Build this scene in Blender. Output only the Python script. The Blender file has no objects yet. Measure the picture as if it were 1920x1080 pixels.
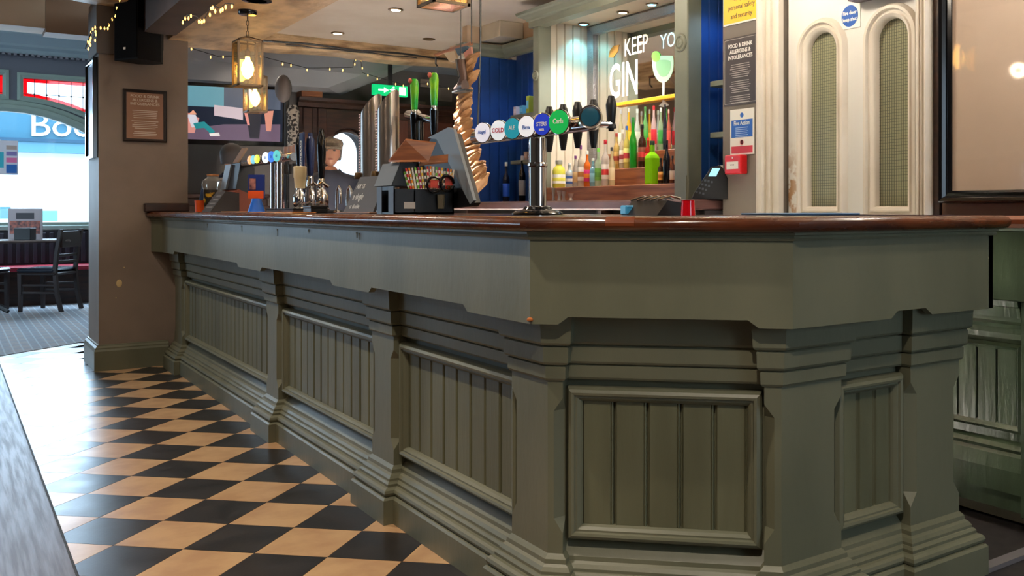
import bpy, bmesh, math, random
from mathutils import Vector, Matrix
random.seed(7)
C = bpy.context.scene.collection
S = bpy.context.scene
# ------------------------------------------------------------------ camera, world, exposure, large lights
YAW = math.radians(36.8); CA, SA = math.cos(YAW), math.sin(YAW)
CAMZ = 1.12; F = 1780.0; CX, CY = 1224.0, 392.0
cam = bpy.data.cameras.new('camera'); co = bpy.data.objects.new('camera', cam); C.objects.link(co)
co.location = (0, 0, CAMZ); co.rotation_euler = (math.pi/2, 0, -YAW)
cam.sensor_width = 36; cam.lens = F/1920*36
cam.shift_x = (960-CX)/1920; cam.shift_y = -(540-CY)/1920
cam.clip_start = .05; cam.clip_end = 200
S.camera = co
S.view_settings.view_transform = 'Standard'; S.view_settings.look = 'None'
S.view_settings.gamma = 1; S.view_settings.use_curve_mapping = False
S.view_settings.exposure = 0.0
w = bpy.data.worlds.new('world'); S.world = w; w.use_nodes = True
bg = w.node_tree.nodes['Background']; bg.inputs[0].default_value = (.62, .82, 1, 1); bg.inputs[1].default_value = 7.0

def area(name, loc, direction, sx, sy, power, col, portal=False, spread=None):
    l = bpy.data.lights.new(name, 'AREA'); l.shape = 'RECTANGLE'; l.size = sx; l.size_y = sy
    l.energy = power; l.color = col
    if portal: l.cycles.is_portal = True
    if spread: l.spread = math.radians(spread)
    o = bpy.data.objects.new(name, l); C.objects.link(o); o.location = loc
    o.rotation_euler = Vector(direction).to_track_quat('-Z', 'Y').to_euler(); return o
def spot(name, loc, direction, power, col, ang=100, blend=.6, r=.03):
    l = bpy.data.lights.new(name, 'SPOT'); l.energy = power; l.color = col
    l.spot_size = math.radians(ang); l.spot_blend = blend; l.shadow_soft_size = r
    o = bpy.data.objects.new(name, l); C.objects.link(o); o.location = loc
    o.rotation_euler = Vector(direction).to_track_quat('-Z', 'Y').to_euler(); return o
def point(name, loc, power, col, r=.03):
    l = bpy.data.lights.new(name, 'POINT'); l.energy = power; l.color = col; l.shadow_soft_size = r
    o = bpy.data.objects.new(name, l); C.objects.link(o); o.location = loc; return o
COOL = (.55, .78, 1); WARM = (1, .70, .42); NEUT = (1, .88, .74)
# daylight: arched street window (portal); side and rear areas are added fill
area('window_portal', (.6, 13.75, 1.6), (0, -1, 0), 3.1, 1.5, 1, (1, 1, 1), portal=True)
area('street_window_daylight', (.6, 13.35, 1.65), (0, -1, -.12), 2.4, 1.2, 150, COOL)
area('side_fill_light', (-3.85, 11.0, 1.7), (1, -.25, -.05), 2.6, 1.7, 105, COOL)
area('rear_fill_light', (2.4, -2.85, 1.7), (0, 1, -.05), 1.1, 1.4, 12, (.7, .85, 1))
# added warm fill areas below the customer room ceiling, without fittings
for i, (x, y) in enumerate([(-.6, 1.2), (-.6, 3.8), (-.6, 6.2), (1.5, -.9), (2.6, .2)]):
    area('ceiling_fill_light', (x, y, 2.82), (0, 0, -1), .3, .3, (4, 4, 5, 3, 3)[i], NEUT)

# ------------------------------------------------------------------ pixel rays to points at a real distance
def ray(px, py):
    X, Y = (px-CX)/F, -(py-CY)/F
    return Vector((CA*X+SA, -SA*X+CA, Y))
def at_x(px, py, x): r = ray(px, py); return r*(x/r.x)+Vector((0, 0, CAMZ))
def at_y(px, py, y): r = ray(px, py); return r*(y/r.y)+Vector((0, 0, CAMZ))
def at_z(px, py, z): r = ray(px, py); return r*((z-CAMZ)/r.z)+Vector((0, 0, CAMZ))
def at_d(px, py, d): return ray(px, py)*d+Vector((0, 0, CAMZ))

# ------------------------------------------------------------------ materials
def lin(c): return tuple(((v/255)/12.92 if v/255 <= .04045 else ((v/255+.055)/1.055)**2.4) for v in c)+(1,)
MATS = {}
def mat(name, rgb, rough=.5, metal=0, rgb2=None, scale=6, stretch=(1, 1, 1), bump=0, bscale=None, emit=None, estr=0,
        trans=0, coat=0, alpha=1, spec=.5, lo=.4, hi=.62, rough2=None, detail=5):
    if name in MATS: return MATS[name]
    m = bpy.data.materials.new(name); m.use_nodes = True; nt = m.node_tree; N = nt.nodes; L = nt.links
    b = N['Principled BSDF']; b.inputs['Base Color'].default_value = lin(rgb); b.inputs['Roughness'].default_value = rough
    b.inputs['Metallic'].default_value = metal; b.inputs['Transmission Weight'].default_value = trans
    b.inputs['Coat Weight'].default_value = coat; b.inputs['Coat Roughness'].default_value = .12
    b.inputs['Alpha'].default_value = alpha; b.inputs['Specular IOR Level'].default_value = spec
    if emit: b.inputs['Emission Color'].default_value = lin(emit); b.inputs['Emission Strength'].default_value = estr
    if rgb2 or bump:
        tc = N.new('ShaderNodeTexCoord'); mp = N.new('ShaderNodeMapping'); mp.inputs['Scale'].default_value = stretch
        L.new(tc.outputs['Object'], mp.inputs[0])
        nz = N.new('ShaderNodeTexNoise'); nz.inputs['Scale'].default_value = scale; nz.inputs['Detail'].default_value = detail
        L.new(mp.outputs[0], nz.inputs[0])
        if rgb2:
            mr = N.new('ShaderNodeMapRange'); mr.inputs[1].default_value = lo; mr.inputs[2].default_value = hi
            mx = N.new('ShaderNodeMix'); mx.data_type = 'RGBA'
            mx.inputs[6].default_value = lin(rgb); mx.inputs[7].default_value = lin(rgb2)
            L.new(nz.outputs[0], mr.inputs[0]); L.new(mr.outputs[0], mx.inputs[0]); L.new(mx.outputs[2], b.inputs['Base Color'])
            if rough2 is not None:
                rr = N.new('ShaderNodeMapRange'); rr.inputs[1].default_value = lo; rr.inputs[2].default_value = hi
                rr.inputs[3].default_value = rough; rr.inputs[4].default_value = rough2
                L.new(nz.outputs[0], rr.inputs[0]); L.new(rr.outputs[0], b.inputs['Roughness'])
        if bump:
            n2 = N.new('ShaderNodeTexNoise'); n2.inputs['Scale'].default_value = bscale or scale*4; n2.inputs['Detail'].default_value = 6
            L.new(mp.outputs[0], n2.inputs[0])
            bp = N.new('ShaderNodeBump'); bp.inputs['Strength'].default_value = bump; bp.inputs['Distance'].default_value = .01
            L.new(n2.outputs[0], bp.inputs['Height']); L.new(bp.outputs[0], b.inputs['Normal'])
    MATS[name] = m; return m
def clear_glass(name, tint=(255, 255, 255), gloss=.06):
    if name in MATS: return MATS[name]
    m = bpy.data.materials.new(name); m.use_nodes = True; nt = m.node_tree; N = nt.nodes; L = nt.links
    N.remove(N['Principled BSDF']); t = N.new('ShaderNodeBsdfTransparent'); t.inputs[0].default_value = lin(tint)
    g = N.new('ShaderNodeBsdfGlossy'); g.inputs[1].default_value = .04; x = N.new('ShaderNodeMixShader')
    f = N.new('ShaderNodeLayerWeight'); f.inputs[0].default_value = .5
    q = N.new('ShaderNodeMath'); q.operation = 'POWER'; q.inputs[1].default_value = 5; L.new(f.outputs[1], q.inputs[0])
    a = N.new('ShaderNodeMath'); a.operation = 'MULTIPLY_ADD'; a.inputs[1].default_value = .6; a.inputs[2].default_value = gloss; L.new(q.outputs[0], a.inputs[0])
    L.new(a.outputs[0], x.inputs[0]); L.new(t.outputs[0], x.inputs[1]); L.new(g.outputs[0], x.inputs[2])
    L.new(x.outputs[0], N['Material Output'].inputs[0]); MATS[name] = m; return m

GREEN = mat('sage_grey_paint', (106, 106, 86), .42, rgb2=(95, 96, 77), scale=3, bump=.12, bscale=40, stretch=(1, 1, .35))
GREEN2 = mat('sage_paint_board', (104, 104, 80), .45, rgb2=(88, 88, 66), scale=5, bump=.15, bscale=60, stretch=(1, 1, .15))
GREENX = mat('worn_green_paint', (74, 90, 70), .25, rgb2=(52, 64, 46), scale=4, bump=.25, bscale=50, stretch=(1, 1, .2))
POSTG = mat('post_grey_green_paint', (122, 126, 112), .45, rgb2=(110, 114, 100), scale=3)
DARKG = mat('dark_came', (28, 30, 22), .8)  # plain dark tone of the lead cames
WOODTOP = mat('varnished_bar_wood', (92, 46, 22), .2, rgb2=(58, 26, 13), scale=3, stretch=(2, 2, 8), bump=.06, bscale=30, coat=.6, rough2=.32)
WOODD = mat('dark_wood', (58, 32, 20), .4, rgb2=(36, 18, 12), scale=6, stretch=(1, 1, 6))
WOODM = mat('mid_brown_wood', (150, 92, 52), .45, rgb2=(112, 62, 34), scale=5, stretch=(1, .6, 8))
WOODR = mat('worktop_purple_brown', (92, 62, 58), .35, rgb2=(70, 44, 40), scale=5, stretch=(1, 1, 4))
CREAM = mat('cream_tile', (194, 158, 116), .3, rgb2=(176, 138, 100), scale=7, bump=.03, bscale=90, rough2=.34)
BLACKT = mat('black_tile', (36, 33, 33), .28, rgb2=(46, 42, 41), scale=9, bump=.03, bscale=90, rough2=.33)
FLOORW = mat('worn_grey_boards', (84, 66, 62), .42, rgb2=(66, 50, 48), scale=7, stretch=(9, .4, 1), bump=.1, bscale=30, rough2=.5)
LINO = mat('black_lino', (34, 31, 32), .5, rgb2=(48, 44, 44), scale=20)
COLM = mat('column_taupe_paint', (132, 116, 102), .6, rgb2=(120, 105, 92), scale=2.5, bump=.05, bscale=30)
WALLG = mat('grey_wall_paint', (112, 104, 94), .6, rgb2=(104, 96, 88), scale=2)
WALLB = mat('back_wall_grey', (104, 100, 98), .7, rgb2=(94, 90, 88), scale=2)
BEIGE = mat('beige_plaster', (216, 190, 162), .75, rgb2=(200, 174, 146), scale=1.6, bump=.1, bscale=12)
CEIL = mat('ceiling_plaster', (244, 232, 218), .75, rgb2=(228, 212, 194), scale=1.3, bump=.12, bscale=9)
BEAM = mat('cream_painted_timber', (222, 190, 146), .45, rgb2=(140, 106, 72), scale=5, stretch=(1.0, .5, 5), bump=.9, bscale=16, lo=.42, hi=.68, detail=8)
BEAMD = mat('dark_beam', (62, 46, 38), .6, rgb2=(44, 32, 26), scale=4)
BLUEG = mat('pale_blue_grey_paint', (140, 160, 170), .5)
WHITEP = mat('off_white_paint', (230, 222, 210), .42, rgb2=(216, 206, 192), scale=3)
WHITEB = mat('white_board_paint', (214, 204, 186), .45, rgb2=(200, 190, 172), scale=3)
WORN = mat('worn_white_paint', (218, 204, 184), .5, rgb2=(168, 138, 104), scale=14, lo=.52, hi=.66, bump=.2, bscale=60)
NAVY = mat('navy_board_paint', (18, 66, 136), .5, rgb2=(14, 54, 116), scale=3)
BLACK = mat('black_plastic', (14, 14, 16), .45)
BLACKG = mat('black_gloss', (8, 8, 10), .15)
DGREY = mat('dark_grey_plastic', (66, 70, 78), .5)
MGREY = mat('mid_grey_plastic', (108, 116, 124), .45)
CHROME = mat('chrome', (225, 222, 220), .1, 1)
STEEL = mat('brushed_steel', (190, 180, 172), .28, 1)
BRASS = mat('antique_metal', (120, 96, 66), .4, .8)
WHITE = mat('white_print', (240, 238, 232), .5)
GREYW = mat('grey_print', (170, 165, 158), .6)
RED = mat('red_plastic', (190, 22, 30), .35)
BLUE = mat('blue_print', (24, 84, 168), .5)
YELLOW = mat('yellow_print', (246, 196, 22), .5)
ORANGE = mat('orange_plastic', (222, 84, 24), .4)
MIRROR = mat('mirror_glass', (225, 222, 216), .03, 1)
SILVER = mat('hammered_silver_trim', (150, 148, 150), .35, .9, bump=.6, bscale=90)
PAPER = mat('brown_paper', (170, 126, 84), .6, rgb2=(140, 98, 60), scale=12, bump=.3, bscale=30)
GLASS = clear_glass('clear_glass')
def col(name, rgb, rough=.45, **k): return mat(name, rgb, rough, **k)

# ------------------------------------------------------------------ object helpers
def tag(o, label=None, cat=None, group=None, kind=None):
    if label: o['label'] = label
    if cat: o['category'] = cat
    if group: o['group'] = group
    if kind: o['kind'] = kind
    return o
def thing(name, label, cat, loc=(0, 0, 0), rz=0, group=None):
    o = bpy.data.objects.new(name, None); C.objects.link(o); o.location = loc; o.rotation_euler = (0, 0, rz)
    o.empty_display_size = .05
    return tag(o, label, cat, group)
class G:
    def __init__(s): s.v = []; s.f = []; s.m = []
    def add(s, vs, fs, mi=0):
        n = len(s.v); s.v += [tuple(v) for v in vs]; s.f += [tuple(i+n for i in f) for f in fs]; s.m += [mi]*len(fs); return s
    def box(s, x0, y0, z0, x1, y1, z1, mi=0):
        if x0 > x1: x0, x1 = x1, x0
        if y0 > y1: y0, y1 = y1, y0
        if z0 > z1: z0, z1 = z1, z0
        return s.add([(x0, y0, z0), (x1, y0, z0), (x1, y1, z0), (x0, y1, z0), (x0, y0, z1), (x1, y0, z1), (x1, y1, z1), (x0, y1, z1)],
                     [(0, 3, 2, 1), (4, 5, 6, 7), (0, 1, 5, 4), (1, 2, 6, 5), (2, 3, 7, 6), (3, 0, 4, 7)], mi)
    def bbox(s, x0, y0, z0, x1, y1, z1, b=.004, mi=0):
        # box with chamfered edges
        xs = sorted((x0, x1)); ys = sorted((y0, y1)); zs = sorted((z0, z1)); V = []; idx = {}
        for a in range(2):
            for c in range(2):
                for d in range(2):
                    for k in range(3):
                        p = [xs[a], ys[c], zs[d]]
                        for j, (q, ar) in enumerate(((a, xs), (c, ys), (d, zs))):
                            if j != k: p[j] += b*(1 if q == 0 else -1)
                        idx[(a, c, d, k)] = len(V); V.append(p)
        fs = []
        for k in range(3):
            o = [j for j in range(3) if j != k]
            for side in range(2):
                q = []
                for (u, v_) in ((0, 0), (1, 0), (1, 1), (0, 1)):
                    t = [0, 0, 0]; t[k] = side; t[o[0]] = u; t[o[1]] = v_; q.append(idx[(*t, k)])
                fs.append(tuple(q))
        for k in range(3):
            o = [j for j in range(3) if j != k]
            for (u, v_) in ((0, 0), (1, 0), (1, 1), (0, 1)):
                t = [0, 0, 0]; t[o[0]] = u; t[o[1]] = v_; t2 = list(t); t2[k] = 1
                fs.append((idx[(*t, o[0])], idx[(*t2, o[0])], idx[(*t2, o[1])], idx[(*t, o[1])]))
        for a in range(2):
            for c in range(2):
                for d in range(2): fs.append(tuple(idx[(a, c, d, k)] for k in range(3)))
        return s.add(V, fs, mi)
    def ring(s, rings, closed=True, caps=True, mi=0, smoothed=False):
        n = len(rings[0]); V = [p for r in rings for p in r]; fs = []
        for i in range(len(rings)-1):
            for j in range(n if closed else n-1):
                k = (j+1) % n; fs.append((i*n+j, i*n+k, (i+1)*n+k, (i+1)*n+j))
        if caps and closed: fs.append(tuple(range(n))[::-1]); fs.append(tuple((len(rings)-1)*n+j for j in range(n)))
        return s.add(V, fs, mi)
    def cyl(s, p0, p1, r0, r1=None, n=14, mi=0):
        r1 = r0 if r1 is None else r1; p0 = Vector(p0); p1 = Vector(p1); d = (p1-p0).normalized()
        u = d.orthogonal().normalized(); w_ = d.cross(u)
        R = [[p+(u*math.cos(t)+w_*math.sin(t))*r for t in [2*math.pi*k/n for k in range(n)]] for p, r in ((p0, r0), (p1, r1))]
        return s.ring(R, mi=mi)
    def tube(s, pts, r, n=8, mi=0):
        pts = [Vector(p) for p in pts]; rr = r if isinstance(r, (list, tuple)) else [r]*len(pts); R = []
        for i, p in enumerate(pts):
            d = (pts[min(i+1, len(pts)-1)]-pts[max(i-1, 0)]).normalized()
            if i == 0: u = d.orthogonal().normalized()
            u = (u-d*u.dot(d)).normalized(); w_ = d.cross(u)
            R.append([p+(u*math.cos(t)+w_*math.sin(t))*rr[i] for t in [2*math.pi*k/n for k in range(n)]])
        return s.ring(R, mi=mi)
    def lathe(s, prof, c=(0, 0, 0), n=18, mi=0, ax=None):
        # prof [(r,z)], axis +z (or ax vector) from c
        c = Vector(c); d = Vector(ax).normalized() if ax else Vector((0, 0, 1)); u = d.orthogonal().normalized() if ax else Vector((1, 0, 0)); w_ = d.cross(u)
        return s.ring([[c+d*z+(u*math.cos(2*math.pi*k/n)+w_*math.sin(2*math.pi*k/n))*max(r, 1e-5) for k in range(n)] for r, z in prof], mi=mi)
    def prism(s, poly, z0, z1, mi=0, mp=None):
        mp = mp or (lambda a, b, h: (a, b, h)); n = len(poly)
        return s.add([mp(a, b, z0) for a, b in poly]+[mp(a, b, z1) for a, b in poly],
                     [tuple(range(n))[::-1], tuple(range(n, 2*n))]+[(j, (j+1) % n, n+(j+1) % n, n+j) for j in range(n)], mi)
    def ell(s, c, r, n=12, m=8, mi=0):
        c = Vector(c); R = []
        for i in range(m+1):
            a = math.pi*i/m; R.append([c+Vector((r[0]*math.sin(a)*math.cos(2*math.pi*k/n), r[1]*math.sin(a)*math.sin(2*math.pi*k/n), -r[2]*math.cos(a))) for k in range(n)])
        return s.ring(R, caps=False, mi=mi)
    def build(s, name, mt, parent=None, smooth=False, loc=None, rz=0, label=None, mtx=None):
        me = bpy.data.meshes.new(name); me.from_pydata(s.v, [], s.f)
        for q in (mt if isinstance(mt, (list, tuple)) else [mt]): me.materials.append(q)
        me.polygons.foreach_set('material_index', s.m)
        bm = bmesh.new(); bm.from_mesh(me); bmesh.ops.remove_doubles(bm, verts=bm.verts, dist=1e-6)
        bmesh.ops.recalc_face_normals(bm, faces=bm.faces); bm.to_mesh(me); bm.free()
        if smooth:
            me.polygons.foreach_set('use_smooth', [True]*len(me.polygons))
            try: me.set_sharp_from_angle(angle=math.radians(38))
            except Exception: pass
        o = bpy.data.objects.new(name, me); C.objects.link(o)
        if parent: o.parent = parent
        if loc: o.location = loc
        if rz: o.rotation_euler = (0, 0, rz)
        if mtx: o.matrix_basis = mtx
        if label: o['label'] = label
        return o
def dup(o, parent=None):
    c = o.copy(); C.objects.link(c)
    if parent: c.parent = parent
    for ch in list(o.children): dup(ch, c)
    return c
def offs(path, o, closed=False):
    n = len(path); out = []
    for i in range(n):
        p = path[i]; ns = []
        prs = []
        if closed or i > 0: prs.append((path[i-1], p))
        if closed or i < n-1: prs.append((p, path[(i+1) % n]))
        for a, b in prs:
            dx, dy = b[0]-a[0], b[1]-a[1]; l = math.hypot(dx, dy) or 1; ns.append((dy/l, -dx/l))
        if len(ns) == 1: out.append((p[0]+ns[0][0]*o, p[1]+ns[0][1]*o))
        else:
            k = 1+ns[0][0]*ns[1][0]+ns[0][1]*ns[1][1]; k = max(k, .3)
            out.append((p[0]+(ns[0][0]+ns[1][0])*o/k, p[1]+(ns[0][1]+ns[1][1])*o/k))
    return out
def sweep(g, path, prof, mp=None, closed=False, mi=0, pclosed=False, caps=True):
    """sweep a profile [(offset to the right of travel, height)] along a plan path with mitres"""
    mp = mp or (lambda a, b, h: (a, b, h)); n = len(path); m = len(prof); V = []
    for (o, h) in prof: V += [mp(a, b, h) for a, b in offs(path, o, closed)]
    fs = []
    for i in range(m if pclosed else m-1):
        for j in range(n if closed else n-1):
            k = (j+1) % n; i2 = (i+1) % m; fs.append((i*n+j, i*n+k, i2*n+k, i2*n+j))
    if caps and not closed: fs += [tuple(i*n for i in range(m)), tuple(i*n+n-1 for i in range(m))[::-1]]
    g.add(V, fs, mi); return g
def holed(name, outer, holes, h0, h1, mp, mt, parent=None):
    """flat plate with holes; outline in (s,t), thickness h0..h1"""
    bm = bmesh.new()
    def loop(pts):
        vs = [bm.verts.new(mp(a, b, h0)) for a, b in pts]
        for i in range(len(vs)): bm.edges.new((vs[i], vs[(i+1) % len(vs)]))
    loop(outer)
    for h in holes: loop(h)
    r = bmesh.ops.triangle_fill(bm, use_beauty=True, edges=bm.edges[:])
    fs = [f for f in r['geom'] if isinstance(f, bmesh.types.BMFace)]
    e = bmesh.ops.extrude_face_region(bm, geom=fs)
    d = Vector(mp(0, 0, h1))-Vector(mp(0, 0, h0))
    for v in [q for q in e['geom'] if isinstance(q, bmesh.types.BMVert)]: v.co += d
    bmesh.ops.recalc_face_normals(bm, faces=bm.faces)
    me = bpy.data.meshes.new(name); bm.to_mesh(me); bm.free(); me.materials.append(mt)
    o = bpy.data.objects.new(name, me); C.objects.link(o)
    if parent: o.parent = parent
    return o
def arch(s0, s1, t0, tspring, n=16, rise=None):
    c = (s0+s1)/2; r = (s1-s0)/2; rise = rise or r
    return [(s0, t0), (s1, t0)]+[(c+r*math.cos(math.pi*i/n), tspring+rise*math.sin(math.pi*i/n)) for i in range(n+1)]
def text(s, size, org, u, v, mt, name='lettering', parent=None, ext=.0006, align='LEFT', spacing=1, xs=1, bold=0):
    cu = bpy.data.curves.new(name, 'FONT'); cu.body = s; cu.size = size; cu.extrude = ext; cu.align_x = align; cu.space_line = spacing; cu.offset = bold
    cu.resolution_u = 3
    t = bpy.data.objects.new('tmp', cu); C.objects.link(t); dg = bpy.context.evaluated_depsgraph_get()
    me = bpy.data.meshes.new_from_object(t.evaluated_get(dg)); bpy.data.objects.remove(t); me.name = name
    me.materials.clear(); me.materials.append(mt); u = Vector(u).normalized(); v = Vector(v).normalized(); n = u.cross(v)
    M = Matrix((u, v, n)).transposed().to_4x4(); M.translation = Vector(org)
    me.transform(M @ Matrix.Diagonal((xs, 1, 1, 1)))
    o = bpy.data.objects.new(name, me); C.objects.link(o)
    if parent: o.parent = parent
    return o
XW = lambda X: (lambda s, t, h: (X-h, s, t))     # plane x = X facing -x; s = y, t = z
YW = lambda Y: (lambda s, t, h: (s, Y-h, t))     # plane y = Y facing -y; s = x, t = z
# ------------------------------------------------------------------ the setting
def struct(name, g, m, parent=None, smooth=False):
    o = g.build(name, m, parent, smooth)
    if not parent: o['kind'] = 'structure'
    return o
XF, YT, YK = 1.239, 2.196, 7.56      # counter fascia plane, first corner, column face
P1 = (1.239, 2.196); P2 = (1.718, 1.706); P3 = (2.579, 1.706); YE = 2.36
XWALL = 3.08
floor = struct('floor', G().box(-4, -3, -.12, 6.2, 15, -.012), LINO)
# chequered tiles: one object each, clipped to the strip between the boards and the counter
def clip(poly, a, b, c):            # keep a*x+b*y<=c
    out = []
    for i in range(len(poly)):
        p, q = poly[i], poly[(i+1) % len(poly)]; dp, dq = a*p[0]+b*p[1]-c, a*q[0]+b*q[1]-c
        if dp <= 0: out.append(p)
        if (dp < 0) != (dq < 0) and dp != dq:
            t = dp/(dp-dq); out.append((p[0]+(q[0]-p[0])*t, p[1]+(q[1]-p[1])*t))
    return out
HD = .1787; cxx, cyy = .634, 3.61
def carpet_clip(poly): return clip(poly, -.55, .64, -.55*.348+.64*8.757)
region = [(1, 0, 1.30), (-1, 0, -.334)]
cnt = 0
for i in range(-8, 34):
    for j in range(-34, 18):
        x, y = cxx+(i+j)*HD, cyy+(i-j)*HD
        if x < .1 or x > 1.5 or y < 1.2 or y > 9.6: continue
        e = .0016; q = [(x-HD+e, y), (x, y-HD+e), (x+HD-e, y), (x, y+HD-e)]
        for r in region: q = clip(q, *r) if q else q
        if q: q = carpet_clip(q)
        if y > 7: q = clip(q, 0, 1, 7.535) if x > .85 else q
        q2 = [p for k, p in enumerate(q) if math.dist(p, q[k-1]) > 1e-4] if q else []
        if len(q2) < 3: continue
        A_ = abs(sum(q2[k-1][0]*q2[k][1]-q2[k][0]*q2[k-1][1] for k in range(len(q2))))/2
        if A_ < .0006: continue
        light = (i+j) % 2 == 0 and (i-j) % 2 == 0 or (i+j) % 2 != 0 and (i-j) % 2 != 0
        light = i % 2 == j % 2
        G().prism(q2, -.012, .0+random.uniform(-.0006, 0)).build('tile', CREAM if light else BLACKT, floor)
# strip of worn boards beyond the joint, three boards wide in view
for k in range(22):
    x1 = .326-k*.19; G().box(x1-.1875, -2.9, -.012, x1, 8.74, random.uniform(-.001, 0)).build('floorboard', FLOORW, floor)
G().box(.3262, -2.9, -.012, .3325, 8.72, .0012).build('metal_joint_strip', mat('dull_joint', (30, 26, 26), .7), floor)
# tartan carpet beyond
def tartan():
    m = bpy.data.materials.new('tartan_carpet'); m.use_nodes = True; nt = m.node_tree; N = nt.nodes; L = nt.links; b = N['Principled BSDF']
    tc = N.new('ShaderNodeTexCoord'); mp = N.new('ShaderNodeMapping'); mp.inputs['Rotation'].default_value = (0, 0, .0); L.new(tc.outputs['Object'], mp.inputs[0])
    cur = None
    for k, (dr, sc, dist, cc) in enumerate((('X', 1.25, 0, (118, 128, 140)), ('Y', 1.25, 0, (118, 128, 140)), ('X', 5.0, 0, (176, 186, 196)), ('Y', 5.0, 0, (176, 186, 196)))):
        wv = N.new('ShaderNodeTexWave'); wv.bands_direction = dr; wv.inputs['Scale'].default_value = sc; wv.inputs['Phase Offset'].default_value = k*1.1
        L.new(mp.outputs[0], wv.inputs[0]); mr = N.new('ShaderNodeMapRange'); mr.inputs[1].default_value = .55 if k < 2 else .9; mr.inputs[2].default_value = .62 if k < 2 else .95
        mr.inputs[4].default_value = .55 if k < 2 else .7; L.new(wv.outputs[1], mr.inputs[0])
        mx = N.new('ShaderNodeMix'); mx.data_type = 'RGBA'; mx.inputs[7].default_value = lin(cc); L.new(mr.outputs[0], mx.inputs[0])
        if cur: L.new(cur, mx.inputs[6])
        else: mx.inputs[6].default_value = lin((150, 142, 140))
        cur = mx.outputs[2]
    L.new(cur, b.inputs['Base Color']); b.inputs['Roughness'].default_value = .9; return m
G().prism([(-3.9, 5.1), (.35, 8.757), (.985, 9.303), (2.2, 10.3), (2.2, 13.55), (-3.9, 13.55)], -.011, .004).build('carpet', tartan(), floor)
G().prism([(1.88, 2.40), (2.93, 2.40), (2.93, 3.5), (6.1, 3.5), (6.1, 9.7), (1.5, 9.7), (1.5, 8.2), (1.88, 8.2)], -.011, .002).build('bounce_floor', mat('bounce_floor', (232, 228, 222), .6), floor)  # pale floor piece added out of view to bounce light upward
G().box(2.56, 1.735, -.011, 3.0, 1.775, .004).build('metal_threshold', mat('grey_metal_strip', (150, 145, 148), .4, .6), floor)

# outer walls and ceilings
struct('wall_left', G().box(-4.1, -3, 0, -4, 15, 3.4), WALLG)
rw = holed('wall_rear', [(-4, 0), (6.2, 0), (6.2, 3.4), (-4, 3.4)], [[(1.8, .95), (3.0, .95), (3.0, 2.45), (1.8, 2.45)]], 0, .1, YW(-3), WALLG); rw['kind'] = 'structure'
struct('wall_far_right', G().box(6.2, -3, 0, 6.3, 9.8, 3.4), WALLB)
struct('ceiling', G().box(1.3, -3, 2.52, 6.2, 7.85, 2.6), CEIL)
struct('ceiling_customer_side', G().box(-4, -3, 2.9, 1.3, 8.2, 3.0), CEIL)
struct('ceiling_far_room', G().box(-4, 8.2, 3.3, 2.4, 15, 3.4), CEIL)
struct('ceiling_beyond_bar', G().box(1.43, 7.85, 2.61, 6.2, 9.8, 2.7), mat('bluish_ceiling', (150, 160, 172), .7))
# beams
struct('trim_beam_over_counter', G().box(1.3, -2.9, 2.34, 1.85, 7.84, 2.52), BEAM)
struct('trim_dark_beam', G().box(1.1, -2.9, 2.33, 1.3, 7.3, 2.9), BEAMD)
def rough_beam(x0, x1, y0, y1, z0, z1, n=30):
    R = []
    for i in range(n+1):
        x = x0+(x1-x0)*i/n; a = .012*math.sin(i*1.3)+random.uniform(-.008, .008); b_ = .01*math.sin(i*.9+1)
        R.append([(x, y0+a, z0+b_+.02), (x, y0+.03+a, z0+b_), (x, y1, z0+b_), (x, y1, z1), (x, y0+a, z1)])
    return G().ring(R)
struct('trim_cross_beam', rough_beam(1.43, 6.1, 7.86, 8.12, 2.41, 2.6), BEAM)
struct('trim_beam_near_column', rough_beam(.52, 1.28, 7.3, 7.56, 2.54, 2.9, 8), BEAM)
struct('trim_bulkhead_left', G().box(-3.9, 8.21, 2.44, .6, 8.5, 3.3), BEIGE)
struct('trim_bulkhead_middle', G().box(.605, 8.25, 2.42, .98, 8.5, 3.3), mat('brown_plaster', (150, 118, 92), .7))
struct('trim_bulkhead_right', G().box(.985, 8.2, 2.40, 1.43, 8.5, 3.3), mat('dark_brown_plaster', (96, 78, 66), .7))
# cable on the cross beam
cb = G(); cb.tube([(1.45+i*.12, 7.845-.0, 2.455+.006*math.sin(i)) for i in range(20)], .008); cb.tube([(2.2+i*.1, 7.84, 2.435+.004*math.sin(i*2)) for i in range(12)], .005)
tag(cb.build('surface_cable', BLACK), 'black cable clipped along the cream painted cross beam', 'cable')
struct('trim_white_bulkhead', G().add([(1.45, 9.15, 2.44), (3.3, 9.15, 2.44), (3.0, 9.3, 2.30), (1.45, 9.3, 2.28), (1.45, 9.15, 2.61), (3.9, 9.15, 2.61), (3.3, 9.8, 2.30), (1.45, 9.8, 2.28)],
       [(0, 1, 5, 4), (0, 3, 2, 1), (3, 7, 6, 2), (1, 2, 6, 5), (4, 5, 6, 7), (0, 4, 7, 3)]), mat('white_plaster', (196, 198, 204), .7))
struct('trim_bulkhead_back_bar', G().box(3.5, 5.66, 2.385, 3.56, 7.6, 2.52).box(3.2, 6.64, 2.385, 3.5, 6.72, 2.52), BEIGE)
struct('trim_boxing', G().bbox(3.3, 6.30, 2.40, 3.498, 6.62, 2.518, .004), WHITEB)
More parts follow.
